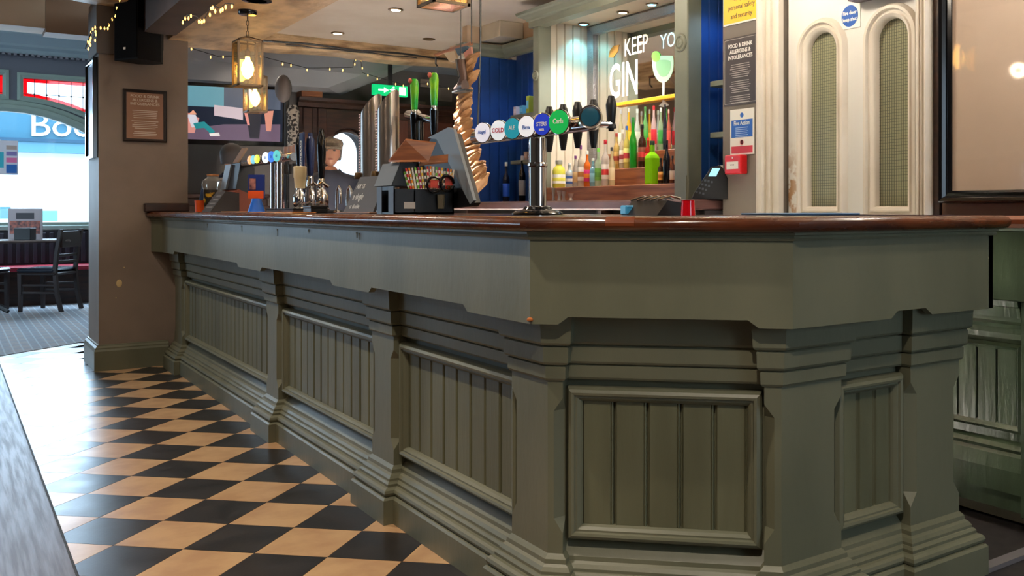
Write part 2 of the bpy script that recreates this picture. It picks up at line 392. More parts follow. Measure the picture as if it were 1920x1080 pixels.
# column
colm = struct('wall_column', G().box(.865, 7.56, 0, 1.43, 8.12, 2.61), COLM)
struct('wall_column_cap', G().box(.85, 7.545, 2.20, 1.12, 8.0, 2.54), mat('grey_brown_paint', (96, 88, 84), .6), None)
bprof = [(-.02, 0), (.03, 0), (.03, .135), (.024, .15), (.024, .158), (.012, .17), (.010, .178), (-.02, .182)]
g = G(); sweep(g, [(.865, 8.12), (.865, 7.56), (1.3, 7.56)], [(o, h) for o, h in bprof]); struct('baseboard_column', g, GREEN)
ch = G(); ch.ell((.99, 7.559, .60), (.018, .003, .028)); ch.ell((1.02, 7.559, .71), (.004, .002, .004)); ch.ell((.97, 7.559, .50), (.004, .002, .004))
ch.build('chipped_plaster', mat('bare_plaster', (206, 180, 130), .8), colm)
# wall beyond the bar with an arched window
apt = at_y(646, 245, 9.8); ax0, ax1 = at_y(610, 300, 9.8).x, at_y(684, 300, 9.8).x
wb = holed('wall_back', [(1.43, 0), (6.2, 0), (6.2, 2.61), (1.43, 2.61)], [arch(ax0, ax1, .95, apt.z-(ax1-ax0)/2)], 0, -.25, YW(9.8), WALLB); wb['kind'] = 'structure'
wn = G(); sweep(wn, arch(ax0, ax1, .95, apt.z-(ax1-ax0)/2), [(0, .0), (-.02, .0), (-.02, .03), (0, .04), (.035, .03), (.035, 0)], YW(9.8), closed=True)
w2 = struct('window_2', wn, WOODD); G().prism(arch(ax0, ax1, .95, apt.z-(ax1-ax0)/2), -.12, -.11, mp=YW(9.8)).build('pane', GLASS, w2)
# street wall with the arched window and stained toplights
YS = 13.6
big = [(-.9, .93), (2.1, .93)]+[(.6+1.5*math.cos(math.pi*i/24), .95+1.36*math.sin(math.pi*i/24)) for i in range(25)]
def tl(s0, s1, zt):
    f = lambda s: .95+1.36*math.sqrt(max(0, 1-((s-.6)/1.68)**2))+.16
    n = 6; b_ = [(s0+(s1-s0)*i/n, max(f(s0+(s1-s0)*i/n), 1.3)) for i in range(n+1)]
    return b_+[(s1, zt), (s0, zt)]
TLS = [tl(-.12, .58, 2.72), tl(.76, 1.52, 2.70), tl(-.98, -.28, 2.70)]
ws = holed('wall_street', [(-4, 0), (2.4, 0), (2.4, 3.3), (-4, 3.3)], [big]+TLS, 0, -.2, YW(YS), mat('dark_blue_grey_wall', (96, 100, 112), .6)); ws['kind'] = 'structure'
struct('wall_room_divide', G().box(2.2, 10.06, 0, 2.34, 13.58, 3.3), WALLG)
WF = mat('window_green_paint', (140, 160, 152), .45)
g = G(); sweep(g, big, [(.0, -.1), (-.03, -.1), (-.03, .02), (.01, .04), (.05, .04), (.06, .01), (.11, .01), (.115, 0)], YW(YS), closed=True)
win1 = struct('window_1', g, WF)
for q in TLS:
    g = G(); sweep(g, q, [(.0, -.08), (-.012, -.08), (-.012, .01), (.02, .03), (.05, .02), (.05, 0)], YW(YS), closed=True); g.build('toplight_frame', WF, win1)
RG = clear_glass('red_stained_glass', (225, 30, 60)); WG = clear_glass('pale_stained_glass', (250, 252, 255), .03)
for q in TLS:
    inn = offs(q, -.055, True)
    G().prism(inn, -.05, -.045, mp=YW(YS)).build('stained_pane', WG, win1, label='clear leaded pane of the toplight')
    g = G(); sweep(g, q, [(0, -.052), (-.055, -.052), (-.055, -.044), (0, -.044)], YW(YS), closed=True, pclosed=True); g.build('stained_border', RG, win1, label='red stained glass border')
    g = G(); s0, s1 = q[0][0], q[6][0]
    for k in range(1, 6):
        s = s0+(s1-s0)*k/6; zb = q[k][1]; g.box(s-.003, YS+.043, zb, s+.003, YS+.053, 2.70)
    g.box(s0, YS+.043, 2.5, s1, YS+.053, 2.506)
    for k in range(1, 6): g.ell((s0+(s1-s0)*k/6, YS+.045, 2.503), (.012, .004, .012), 6, 4)
    g.build('lead_came', DARKG, win1)
G().prism(big, -.09, -.08, mp=YW(YS)).build('pane', GLASS, win1)
struct('trim_window_sill', G().bbox(-1.0, 13.38, .87, 1.85, 13.6, .925, .006), WF)
# cornice and dentils above the street window
g = G(); sweep(g, [(-3.9, YS), (1.72, YS)], [(0, 2.97), (.05, 2.97), (.06, 3.02), (.10, 3.05), (.10, 3.08), (.2, 3.18), (.22, 3.3), (0, 3.3)]); cn = struct('trim_cornice_street', g, BLUEG)
g = G()
for k in range(70): x = -2.4+k*.058; g.box(x, YS-.075, 2.945, x+.03, YS-.0, 2.97)
d = g.build('dentil_row', mat('grey_dentil', (120, 122, 132), .6), cn); d['kind'] = 'stuff'

# ------------------------------------------------------------------ right wall with the door
Z0 = 2.52
wr = holed('wall_right', [(-3, 0), (3.54, 0), (3.54, Z0), (-3, Z0)], [[(2.352, 0), (3.127, 0), (3.127, 2.16), (2.352, 2.16)]], 0, -.24, XW(XWALL), WALLG); wr['kind'] = 'structure'
def door_paint():
    m = bpy.data.materials.new('worn_door_paint'); m.use_nodes = True; nt = m.node_tree; N = nt.nodes; L = nt.links; b = N['Principled BSDF']; b.inputs['Roughness'].default_value = .42
    tc = N.new('ShaderNodeTexCoord'); sp = N.new('ShaderNodeSeparateXYZ'); L.new(tc.outputs['Object'], sp.inputs[0])
    def mr(src, a, b_, c=0, d=1):
        n = N.new('ShaderNodeMapRange'); n.inputs[1].default_value = a; n.inputs[2].default_value = b_; n.inputs[3].default_value = c; n.inputs[4].default_value = d; L.new(src, n.inputs[0]); return n.outputs[0]
    def mul(a, c):
        n = N.new('ShaderNodeMath'); n.operation = 'MULTIPLY'; L.new(a, n.inputs[0]); L.new(c, n.inputs[1]); return n.outputs[0]
    f = mul(mr(sp.outputs[1], .24, .36), mr(sp.outputs[2], 1.42, 1.25))
    nz = N.new('ShaderNodeTexNoise'); nz.inputs['Scale'].default_value = 26; nz.inputs['Detail'].default_value = 8; L.new(tc.outputs['Object'], nz.inputs[0])
    f = mul(f, mr(nz.outputs[0], .42, .54)); mx = N.new('ShaderNodeMix'); mx.data_type = 'RGBA'; mx.inputs[6].default_value = lin((232, 230, 226)); mx.inputs[7].default_value = lin((170, 132, 96))
    L.new(f, mx.inputs[0]); L.new(mx.outputs[2], b.inputs['Base Color']); return m
def door():
    gl = [(2.815, 2.999), (2.435, 2.612)]
    bot, top = 1.125, 1.908
    holes = [arch(a, b, bot, top-(b-a)/2) for a, b in gl]
    lf = holed('door_1', [(2.362, .01), (3.117, .01), (3.117, 2.15), (2.362, 2.15)], holes, -.03, -.075, XW(XWALL), door_paint()); lf['kind'] = 'structure'
    for a, b in gl:
        ar = arch(a, b, bot, top-(b-a)/2)
        g = G(); sweep(g, ar, [(-.006, -.06), (-.006, -.03), (0, -.018), (.012, -.012), (.018, -.018), (.026, -.018), (.032, -.006), (.044, -.006), (.05, -.016), (.056, -.03)], XW(XWALL), closed=True)
        # flip orientation handled by recalc
        g.build('arch_moulding', WHITEP, lf, smooth=True)
        p = G().prism(ar, -.056, -.052, mp=XW(XWALL)).build('wired_glass_pane', mat('frosted_glass', (168, 168, 136), .16, spec=.6), lf)
        g = G(); n = 15
        for k in range(1, n):
            s = a+(b-a)*k/n; r = (b-a)/2; zt = top-r+math.sqrt(max(0, r*r-(s-(a+b)/2)**2)); g.box(XWALL+.0505, s-.0008, bot, XWALL+.0515, s+.0008, zt)
        m_ = int((top-bot)/.0122)
        for k in range(1, m_):
            z = bot+k*.0122; r = (b-a)/2; h = r if z < top-r else math.sqrt(max(0, r*r-(z-top+r)**2)); g.box(XWALL+.0503, (a+b)/2-h, z-.0008, XWALL+.0513, (a+b)/2+h, z+.0008)
        q = g.build('wire_grid', mat('wire', (92, 94, 78), .5), p); q['kind'] = 'stuff'
        g = G(); sweep(g, [(a-.05, .25), (b+.05, .25), (b+.05, .95), (a-.05, .95)], [(0, -.03), (.0, -.018), (-.02, -.012), (-.035, -.03)], XW(XWALL), closed=True); g.build('lower_panel_moulding', WHITEP, lf)
    cl = G(); a = at_x(1590, 0, XWALL); cl.bbox(XWALL-.045, 2.42, 1.99, XWALL+.025, 2.70, 2.045, .006)
    return lf, cl
df, closer = door()
c = closer.build('door_closer', WOODD, df, label='dark overhead door closer body')
# reeded casing on both sides
g = G(); sweep(g, [(3.117, 0), (3.117, 2.2), (2.362, 2.2), (2.362, 0)], [(-.01, .0), (-.01, .02), (.0, .035), (.02, .035), (.024, .022), (.045, .022), (.05, .034), (.062, .034), (.07, .02), (.095, .02), (.1, .042), (.125, .046), (.145, .036), (.155, .03), (.16, 0)][::1], XW(XWALL)); pass
def casing(s_in, sgn, wd):
    prof = [(0, 0), (0, .03), (.01, .036), (.028, .036), (.032, .022), (.052, .022), (.056, .034), (.068, .034), (.074, .02), (.098, .02), (.103, .042), (.125, .046), (.145, .036), (.155, .03), (.16, 0)]
    k = wd/.16; g = G(); pts = [(s_in+sgn*o*k, h) for o, h in prof]
    return g.ring([[(XWALL-h, s, z) for s, h in pts] for z in (.0, 2.3)])
struct('trim_door_casing_left', casing(3.119, 1, .156), WHITEP, smooth=True)
struct('trim_door_casing_right', casing(2.360, -1, .075), WHITEP, smooth=True)
struct('trim_door_head', G().bbox(XWALL-.04, 2.29, 2.17, XWALL, 3.27, 2.28, .008), WHITEP)
struct('trim_wall_batten', G().box(XWALL-.02, 2.256, .0, XWALL-.001, 2.284, 2.5), WOODD)
# dado capping strip below the picture
struct('trim_dado_brown', G().box(XWALL-.012, -2.9, 1.095, XWALL-.001, 2.25, 1.142), mat('brown_dado', (104, 74, 56), .6))
struct('trim_upper_right_wall', G().box(XWALL-.006, 1.95, 1.142, XWALL-.0005, 2.25, 2.5), WALLG)
# ------------------------------------------------------------------ the bar counter
def counter():
    root = thing('bar_counter', 'long sage green panelled pub bar counter with pilasters and a chamfered corner', 'bar counter')
    n1 = .7071
    def cpt(o):   # corner points at inward offset o
        return (P1[0]+o, P1[1]+.414*o), (P2[0]+.414*o, P2[1]+o), (P3[0]-o, P3[1]+o)
    W, Sft = .106, .071
    w1, w2, w3 = cpt(W); s1, s2, s3 = cpt(Sft)
    A_PIL = [(7.12, 7.38), (4.80, 5.01), (3.32, 3.535)]
    xw, xs = w1[0], s1[0]
    bd = Vector((P2[0]-P1[0], P2[1]-P1[1])).normalized(); bn = Vector((bd.y, -bd.x))   # outward of the chamfer
    def bpt(c, s, o): return (c[0]+bd.x*s+bn.x*o, c[1]+bd.y*s+bn.y*o)
    d = .035
    path = [(xw, 7.55)]
    for y0, y1 in A_PIL: path += [(xw, y1), (xs, y1), (xs, y0), (xw, y0)]
    sb1 = Vector((s1[0], s1[1])); sb2 = Vector((s2[0], s2[1]))
    e1 = sb1+bd*.042; e1w = e1-bn*d; e2 = sb2-bd*.045; e2w = e2-bn*d
    path += [(xw, 2.427), (xs, 2.427), s1, tuple(e1), tuple(e1w), tuple(e2w), tuple(e2), s2,
             (1.976, s2[1]), (1.976, w2[1]), (2.274, w2[1]), (2.274, s2[1]), s3, (s3[0], YE)]
    # body behind the panels
    body = [(xw+.02, 7.54), (xw+.02, w1[1]+.01), (w2[0]+.008, w2[1]+.02), (s3[0]-.03, w2[1]+.02), (s3[0]-.03, YE), (1.86, YE), (1.86, 7.54)]
    G().prism(body, 0, 1.045).build('carcass', GREEN, root)
    # frieze bands under the fascia, following every pilaster
    g = G(); sweep(g, path, [(-.03, .655), (.0, .656), (.005, .658), (.009, .664), (.010, .695), (.005, .698), (.014, .702), (.018, .708), (.019, .748), (.014, .752), (.024, .756), (.028, .762), (.030, .80), (.034, .835), (-.03, .835)]); g.build('frieze_moulding', GREEN, root)
    # base moulding and plinth
    path2 = path[:]
    g = G(); sweep(g, path2, [(-.03, 0), (.062, 0), (.062, .086), (.056, .093), (.048, .095), (.053, .100), (.056, .108), (.053, .117), (.045, .123), (.036, .125), (.037, .134), (.031, .141), (.027, .142), (.027, .150), (.020, .160), (.012, .166), (.011, .178), (.004, .186), (-.03, .222)]); g.build('base_moulding', GREEN, root)
    # pilaster shafts with stopped chamfers
    def shaft(poly, ch):
        rings = []
        for z, c_ in ((.17, 0), (.245, 0), (.285, 1), (.575, 1), (.61, 0), (.66, 0)):
            R = []
            for i, p in enumerate(poly):
                if i in ch:
                    k = .0004+.028*c_; a = Vector(poly[i-1])-Vector(p); b = Vector(poly[(i+1) % len(poly)])-Vector(p)
                    q1 = Vector(p)+a.normalized()*min(k, a.length*.6); q2 = Vector(p)+b.normalized()*min(k, b.length*.6)
                    R += [(q1.x, q1.y, z), (q2.x, q2.y, z)]
                else: R.append((p[0], p[1], z))
            rings.append(R)
        return G().ring(rings)
    for y0, y1 in A_PIL: shaft([(xw+.02, y1), (xs, y1), (xs, y0), (xw+.02, y0)], (1, 2)).build('pilaster', GREEN, root)
    shaft([(xw+.03, 2.427), (xs, 2.427), s1, tuple(e1), tuple(e1-bn*(d+.02)), (xw+.03, 2.27)], (1, 3)).build('pilaster', GREEN, root)
    shaft([tuple(e2-bn*(d+.02)), tuple(e2), s2, (1.976, s2[1]), (1.976, w2[1]+.03), (1.80, w2[1]+.03)], (1, 3)).build('pilaster', GREEN, root)
    shaft([(2.274, w2[1]+.03), (2.274, s2[1]), s3, (s3[0], YE), (s3[0]-.03, YE), (s3[0]-.03, w2[1]+.03)], (1, 2)).build('pilaster', GREEN, root)
    # framed panels with separate boards
    def panel(org, dr, s0, s1_, bw=.098):
        """org: point on wall plane, dr: travel direction; outward = right of travel"""
        dv = Vector(dr).normalized(); nv = Vector((dv.y, -dv.x)); o_ = Vector(org)
        mp = lambda s, z, h: (o_.x+dv.x*s+nv.x*h, o_.y+dv.y*s+nv.y*h, z)
        g = G(); rect = [(s0, .222), (s1_, .222), (s1_, .637), (s0, .637)]
        prof = [(0, -.018), (0, .006), (-.006, .018), (-.014, .023), (-.021, .021), (-.024, .014), (-.029, .014), (-.036, .006), (-.040, -.002), (-.041, -.018)]
        sweep(g, rect, prof, mp, closed=True)
        # ensure mouldings grow inwards
        pn = g.build('panel_frame', GREEN, root)
        a, b = s0+.036, s1_-.036; n = max(2, round((b-a)/bw)); bw_ = (b-a)/n
        for k in range(n):
            x0, x1 = a+k*bw_, a+(k+1)*bw_; j = random.uniform(-.0012, .0012); e = .0045
            pts = [(x0+.0018, -.020), (x0+.0018, -.012+j), (x0+.0045, -.010+j), (x0+.0075, -.004+j), (x1-.011, -.004+j), (x1-.009, -.007+j), (x1-.006, -.003+j), (x1-.003, -.006+j), (x1-.0018, -.020)]
            G().ring([[mp(p, z, h) for p, h in pts] for z in (.25, .606)]).build('board', GREEN2, pn)
    panel((xw, 7.12), (0, -1), .006, 7.12-5.01-.006)
    panel((xw, 4.80), (0, -1), .006, 4.80-3.535-.006)
    panel((xw, 3.32), (0, -1), .006, 3.32-2.427-.006)
    L_ = (e2w-e1w).length; panel(tuple(e1w), (bd.x, bd.y), .006, L_-.006, .094)
    panel((1.976, w2[1]), (1, 0), .006, .292, .08)
    # fascia with notched lower edge
    def fascia(p0, p1, notches, t=.022, z1=1.052, zl=.817, zr=.837):
        p0, p1 = Vector(p0), Vector(p1); L0 = (p1-p0).length; dv = (p1-p0).normalized(); nv = Vector((dv.y, -dv.x))
        pts = [(0, zl)]
        for a, b in notches: pts += [(a, zl), (a+.028, zr), (b-.028, zr), (b, zl)]
        pts += [(L0, zl), (L0, z1), (0, z1)]
        mp = lambda s, z, h: (p0.x+dv.x*s+nv.x*h, p0.y+dv.y*s+nv.y*h, z)
        g = G(); g.prism(pts, -t, 0, mp=mp); return g.build('fascia_board', GREEN, root)
    yA = 7.42
    fascia((1.19, 7.558), (1.239, yA), [])
    nA = [(5.28, 7.02), (3.78, 4.85), (2.57, 3.38)]
    fascia((1.239, yA), P1, [(yA-b, yA-a) for a, b in nA])
    fascia(P1, P2, [(.075, .60)])
    fascia(P2, P3, [(2.10-1.718, 2.28-1.718)])
    fascia(P3, (P3[0], YE), [])
    # soffit behind the fascia and the small bead beneath the nosing
    G().prism([(1.21, 7.55), (1.255, yA), (1.255, 2.205), (1.726, 1.722), (2.565, 1.722), (2.565, YE), (2.40, YE), (2.40, 2.0), (1.86, 2.0), (1.5, 2.4), (1.5, 7.55)], .838, .852).build('soffit_board', GREEN, root)
    g = G(); sweep(g, [(1.19, 7.555), (1.239, yA), P1, P2, P3, (P3[0], YE)], [(-.01, 1.04), (.006, 1.04), (.009, 1.046), (.006, 1.052), (.012, 1.0545), (.012, 1.060), (-.01, 1.060)]); g.build('bead_moulding', GREEN, root)
    # chips and exposed wood
    g = G(); g.ell((P1[0]-.001, P1[1]-.001, .829), (.009, .009, .006), 8, 5); g.build('exposed_wood_chip', mat('raw_wood', (170, 92, 30), .7), root)
    for (y, z, h) in ((4.08, 1.03, .012), (4.55, 1.025, .03), (5.2, 1.03, .024), (6.0, 1.03, .02), (3.5, 1.03, .018), (3.47, 1.026, .02)): G().lathe([(.0005, -h), (.0016, -h*.8), (.0016, -.004), (.005, 0), (.003, .004), (0, .005)], (1.2385, y, z), 8).build('paint_drip', mat('pale_chip', (150, 158, 150), .6), root)
    return root
bar = counter()
def bar_top():
    g = G(); pth = [(1.19, 7.558), (1.239, 7.42), P1, P2, P3, (P3[0], YE+.03)]
    r = .0205; zc = 1.0805; prof = [(-.03, 1.060)]+[(.018+r*math.cos(a), zc+r*math.sin(a)) for a in [math.radians(-90+22.5*i) for i in range(9)]]+[(-.03, 1.101)]
    sweep(g, pth, prof, caps=True)
    inn = offs(pth, -.03)
    top = inn+[(1.90, YE+.03), (1.90, 7.558)]
    g.prism(top, 1.060, 1.101)
    o = g.build('wooden_worktop', WOODTOP, None, smooth=True)
    tag(o, 'dark varnished reddish-brown wooden bar top with rounded nosing', 'worktop')
    # lighter repair patch and mitre joints
    G().box(1.225+.001, 0, 0, 1.2265, .001, .001)
    G().bbox(1.14, 7.5, 1.1012, 1.43, 7.556, 1.163, .006).build('upstand', WOODD, o, label='dark wooden upstand against the column')
    for (x, y) in ((1.14, 2.12),): pass
    return o
btop = bar_top()
# stained patch let into the nosing of the chamfer
bd = Vector((P2[0]-P1[0], P2[1]-P1[1])).normalized(); bn = Vector((bd.y, -bd.x))
a = Vector(P1)+bd*.21; b = Vector(P1)+bd*.285; g = G()
R = []
for p in (a, b): R.append([(p.x+bn.x*(.018+.0212*math.cos(t)), p.y+bn.y*(.018+.0212*math.cos(t)), 1.0805+.0212*math.sin(t)) for t in [math.radians(-10+20*i) for i in range(5)]])
g.ring(R, closed=False, caps=False); g.build('repair_patch', mat('orange_wood', (112, 52, 20), .3), btop, label='lighter repair patch in the nosing')

# ------------------------------------------------------------------ the second panelled counter at the right
def side_counter():
    root = thing('side_counter', 'worn green panelled side counter standing beyond the right end of the bar', 'bar counter')
    x0 = 2.93
    yN, yF = 1.28, 2.26
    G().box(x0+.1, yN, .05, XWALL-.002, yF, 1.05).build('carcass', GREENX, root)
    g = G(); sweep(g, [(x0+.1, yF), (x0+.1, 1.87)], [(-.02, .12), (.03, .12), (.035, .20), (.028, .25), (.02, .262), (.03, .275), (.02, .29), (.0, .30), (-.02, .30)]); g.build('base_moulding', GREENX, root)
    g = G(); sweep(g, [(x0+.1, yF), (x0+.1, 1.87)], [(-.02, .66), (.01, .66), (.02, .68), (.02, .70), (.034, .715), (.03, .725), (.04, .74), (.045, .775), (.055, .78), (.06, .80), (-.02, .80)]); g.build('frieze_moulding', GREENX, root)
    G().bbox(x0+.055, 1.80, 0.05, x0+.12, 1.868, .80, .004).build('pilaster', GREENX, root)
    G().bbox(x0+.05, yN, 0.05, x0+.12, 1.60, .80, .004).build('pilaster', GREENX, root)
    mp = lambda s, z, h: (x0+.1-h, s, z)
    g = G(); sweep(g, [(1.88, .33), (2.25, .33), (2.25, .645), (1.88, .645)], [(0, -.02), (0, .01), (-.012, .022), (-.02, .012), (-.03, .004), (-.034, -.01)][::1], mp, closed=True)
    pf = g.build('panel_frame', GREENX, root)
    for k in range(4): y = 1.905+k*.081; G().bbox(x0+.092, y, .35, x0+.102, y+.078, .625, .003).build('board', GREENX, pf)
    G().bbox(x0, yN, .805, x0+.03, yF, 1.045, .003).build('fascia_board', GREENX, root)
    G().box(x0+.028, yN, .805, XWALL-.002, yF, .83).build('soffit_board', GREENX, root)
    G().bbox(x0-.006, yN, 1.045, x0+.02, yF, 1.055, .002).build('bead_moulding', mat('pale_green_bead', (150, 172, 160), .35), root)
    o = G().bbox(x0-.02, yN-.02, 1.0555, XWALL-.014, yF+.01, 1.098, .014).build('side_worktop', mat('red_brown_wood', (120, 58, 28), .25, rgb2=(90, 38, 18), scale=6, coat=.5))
    tag(o, 'red-brown wooden top of the worn side counter by the picture wall', 'worktop')
side_counter()
# picture on the right wall
def wall_picture():
    root = thing('framed_picture', 'large beige picture under glass in a glossy black frame beside the door', 'picture')
    z0, z1, y1, y0 = 1.144, 2.42, 2.245, .95
    X = XWALL-.0125
    g = G(); sweep(g, [(y0, z0), (y1, z0), (y1, z1), (y0, z1)], [(0, 0), (0, .03), (-.006, .036), (-.018, .032), (-.026, .02), (-.036, .022), (-.045, .012), (-.045, 0)], XW(X), closed=True); g.build('frame', BLACKG, root)
    G().box(X-.004, y0+.01, z0+.01, X-.0005, y1-.01, z1-.01).build('print', mat('plain_beige_print', (214, 190, 168), .5, rgb2=(206, 182, 160), scale=2), root)
    G().box(X-.0075, y0+.04, z0+.04, X-.006, y1-.04, z1-.04).build('pane', clear_glass('picture_glass', (255, 255, 255), .03), root)
wall_picture()

# ------------------------------------------------------------------ back bar
XB, XM = 3.2, 3.6
def back_bar():
    root = thing('back_bar', 'grey-green back bar unit with white centre bay and navy side bays', 'back bar')
    ps = [(3.964, 4.085), (5.553, 5.635), (6.63, 6.72)]
    for k, (a, b) in enumerate(ps):
        p = G().bbox(XB, a, 1.17, XB+.1, b, 2.385 if k < 2 else 2.29, .006).build('post', POSTG, root)
        cz = 2.02; g = G()
        for r0, r1, h0, h1 in ((.0, .0, 0, 0),): pass
        cy_ = (a+b)/2; rr = min((b-a)/2*.86, .05)
        g.lathe([(rr, 0), (rr, .004), (rr*.88, .010), (rr*.74, .010), (rr*.66, .004), (rr*.56, .006), (rr*.46, .012), (rr*.3, .012), (rr*.2, .008), (0, .012)], (XB, cy_, cz), 20, ax=(-1, 0, 0))
        g.build('rosette', POSTG, p, smooth=True)
        G().box(XB-.0, a+.01, 1.17, XB-.004, b-.01, 1.30).build('plinth_block', POSTG, p)
        G().box(XB+.09, a+.028, 1.17, XM+.02, b-.028, 2.385 if k < 2 else 2.29).build('partition', NAVY, p)
    # back panel structure
    G().box(XM+.03, 2.6+.94, 1.1, XM+.06, 6.72, 2.5).build('back_panel', WHITEB, root)
    # centre-bay side boards (white) on the y = 5.58 side, facing the room
    n = 6; wd = (XM-XB-.01)/n
    for k in range(n):
        x0 = XB+.01+k*wd; e = .006
        G().ring([[(x0+.001, 5.575, z), (x0+.001, 5.563, z), (x0+e, 5.555, z), (x0+wd-e, 5.555, z), (x0+wd-.001, 5.563, z), (x0+wd-.001, 5.575, z)] for z in (1.17, 2.385)]).build('board', WHITEB, root)
    # navy boards of the left return and right side
    for (yy, xa, xb, z1) in ((6.628, XB+.02, XM+.02, 2.29), (3.985, XB+.09, XM+.02, 2.385)):
        n = 5; wd = (xb-xa)/n
        for k in range(n):
            x0 = xa+k*wd; e = .005
            G().ring([[(x0+.001, yy+.01, z), (x0+.001, yy-.006, z), (x0+e, yy-.013, z), (x0+wd-e, yy-.013, z), (x0+wd-.001, yy-.006, z), (x0+wd-.001, yy+.01, z)] for z in (1.17, z1)]).build('board', NAVY, root)
    for (ya, yb, z1) in ((5.64, 6.61, 2.385), (3.55, 3.97, 2.385)):
        n = round((yb-ya)/.1); wd = (yb-ya)/n
        for k in range(n):
            y0 = ya+k*wd; G().bbox(XM+.004, y0+.001, 1.17, XM+.028, y0+wd-.001, z1, .004).build('board', NAVY, root)
    # cornices
    cp = [(-.03, -.0), (.0, .0), (.01, .006), (.014, .018), (.03, .026), (.05, .034), (.062, .044), (.066, .060), (-.03, .060)]
    g = G(); sweep(g, [(XM+.02, 5.66), (XB-.02, 5.66), (XB-.02, 3.95), (XM+.02, 3.95)], [(o, 2.385+h) for o, h in cp]); g.build('cornice', POSTG, root)
    g = G(); g.prism([(XB-.02, 5.655), (XB+.06, 5.655), (XB+.06, 3.955), (XB-.02, 3.955)], 2.345, 2.40); g.build('cornice_rail', POSTG, root)
    g = G(); sweep(g, [(XB+.0, 6.73), (XB-.0, 6.64), (3.5, 6.60), (3.5, 5.70)], [(o*.8, 2.29+h*1.5) for o, h in cp]); g.build('cornice', POSTG, root)
    g = G(); sweep(g, [(3.5, 3.94), (3.5, 3.56)], [(o*.9, 2.17+h*1.5) for o, h in cp]); g.build('cornice', POSTG, root)
    # soffit of the centre bay
    G().box(XB, 4.0, 2.386, XM+.03, 5.6, 2.40).build('soffit_board', WHITEB, root)
    G().box(3.5, 5.64, 2.36, XM+.03, 6.62, 2.375).build('soffit_board', NAVY, root)
    # mirror with hammered silver frame, standing on the top step
    yA, yB, zA, zB = 4.06, 5.548, 1.2, 2.33
    G().box(XM+.012, yA, zA, XM+.02, yB, zB).build('mirror', MIRROR, root)
    g = G(); mp = lambda s, z, h: (XM+.012-h, s, z)
    sweep(g, [(yA, zA), (yB, zA), (yB, 2.384), (yA, 2.384)], [(0, 0), (0, .03), (-.012, .036), (-.045, .022), (-.06, .02), (-.064, 0)], mp, closed=True); g.build('mirror_frame', SILVER, root)
    # steps for the bottles
    G().bbox(3.24, 4.0, 1.17, XM+.004, 5.548, 1.262, .003).build('bottle_step', WOODM, root, label='lowest wooden bottle step')
    G().bbox(3.40, 4.0, 1.263, XM+.004, 5.30, 1.373, .003).build('bottle_step', WOODM, root, label='middle wooden bottle step')
    G().bbox(3.50, 4.0, 1.374, XM+.004, 5.22, 1.48, .003).build('bottle_step', WOODM, root, label='top wooden bottle step')
    # shelves of the navy bays
    for z in (1.795, 1.455):
        ya = at_x(957, 200, 3.42).y; G().bbox(3.42, 5.66, z, XM+.004, ya, z+.028, .003).build('shelf', POSTG, root)
    for z in (1.775, 1.50): G().bbox(3.30, 3.545, z, XM+.004, 3.90, z+.03, .003).build('shelf', POSTG, root)
    # amber strip across the mirror, an orange reflection built as a solid bar
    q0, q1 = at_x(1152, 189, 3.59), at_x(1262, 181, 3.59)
    G().bbox(3.575, 4.09, 1.80, 3.605, q0.y, 1.825, .003).build('amber_reflection_strip', mat('amber_reflection', (250, 176, 40), .3), root, label='amber coloured strip imitating a reflection in the mirror')
    return root
bb = back_bar()
def wrt(s, px, py, hpx, name='lettering', mt=WHITE, xs=1, ext=.0003, parent=bb, X=3.6105, bold=0):
    """lettering on the plane x = X, foot of its first letter seen at (px, py), reading towards -y"""
    p = at_x(px, py, X); q = at_x(px, py-hpx, X)
    return text(s, (q.z-p.z)/.70, p, (0, -1, 0), (0, 0, 1), mt, name, parent, ext, xs=xs, bold=bold)
wrt('KEEP', 1170, 106, 33, xs=.74, bold=.0); wrt('YO', 1238, 92, 27, xs=.85)
wrt('GIN', 1142, 184, 62, xs=.60, bold=.004)
# painted glass and leaf on the mirror
def flat(name, pts, X, mt, parent):
    g = G(); v = [at_x(px, py, X) for px, py in pts]; g.prism([(p.y, p.z) for p in v], 0, .001, mp=XW(X)); return g.build(name, mt, parent)
flat('painted_leaf', [(1141, 108), (1143, 96), (1150, 86), (1161, 84), (1158, 97), (1150, 108)], 3.6105, mat('leaf_gold', (176, 132, 60), .4), bb)
def oval(cx_, cy_, rx, ry, a0=0, a1=360, n=26): return [(cx_+rx*math.cos(math.radians(a0+(a1-a0)*i/n)), cy_+ry*math.sin(math.radians(a0+(a1-a0)*i/n))) for i in range(n+(a1-a0 < 360))]
flat('painted_glass_bowl', oval(1243, 118, 20, 37, -22, 202), 3.6105, mat('drink_green', (158, 184, 156), .4), bb)
flat('painted_ice', oval(1244, 120, 14, 24, 0, 180, 14)+oval(1244, 116, 14, 4, 180, 360, 8)[1:-1], 3.6092, mat('ice_green', (116, 160, 116), .4), bb)
flat('painted_lime', oval(1230, 106, 8, 10), 3.6085, mat('lime_green', (120, 210, 70), .4), bb)
flat('painted_stem', [(1242, 152), (1246, 152), (1245, 188), (1254, 197), (1246, 201), (1235, 199), (1242, 192)], 3.6098, WHITE, bb)
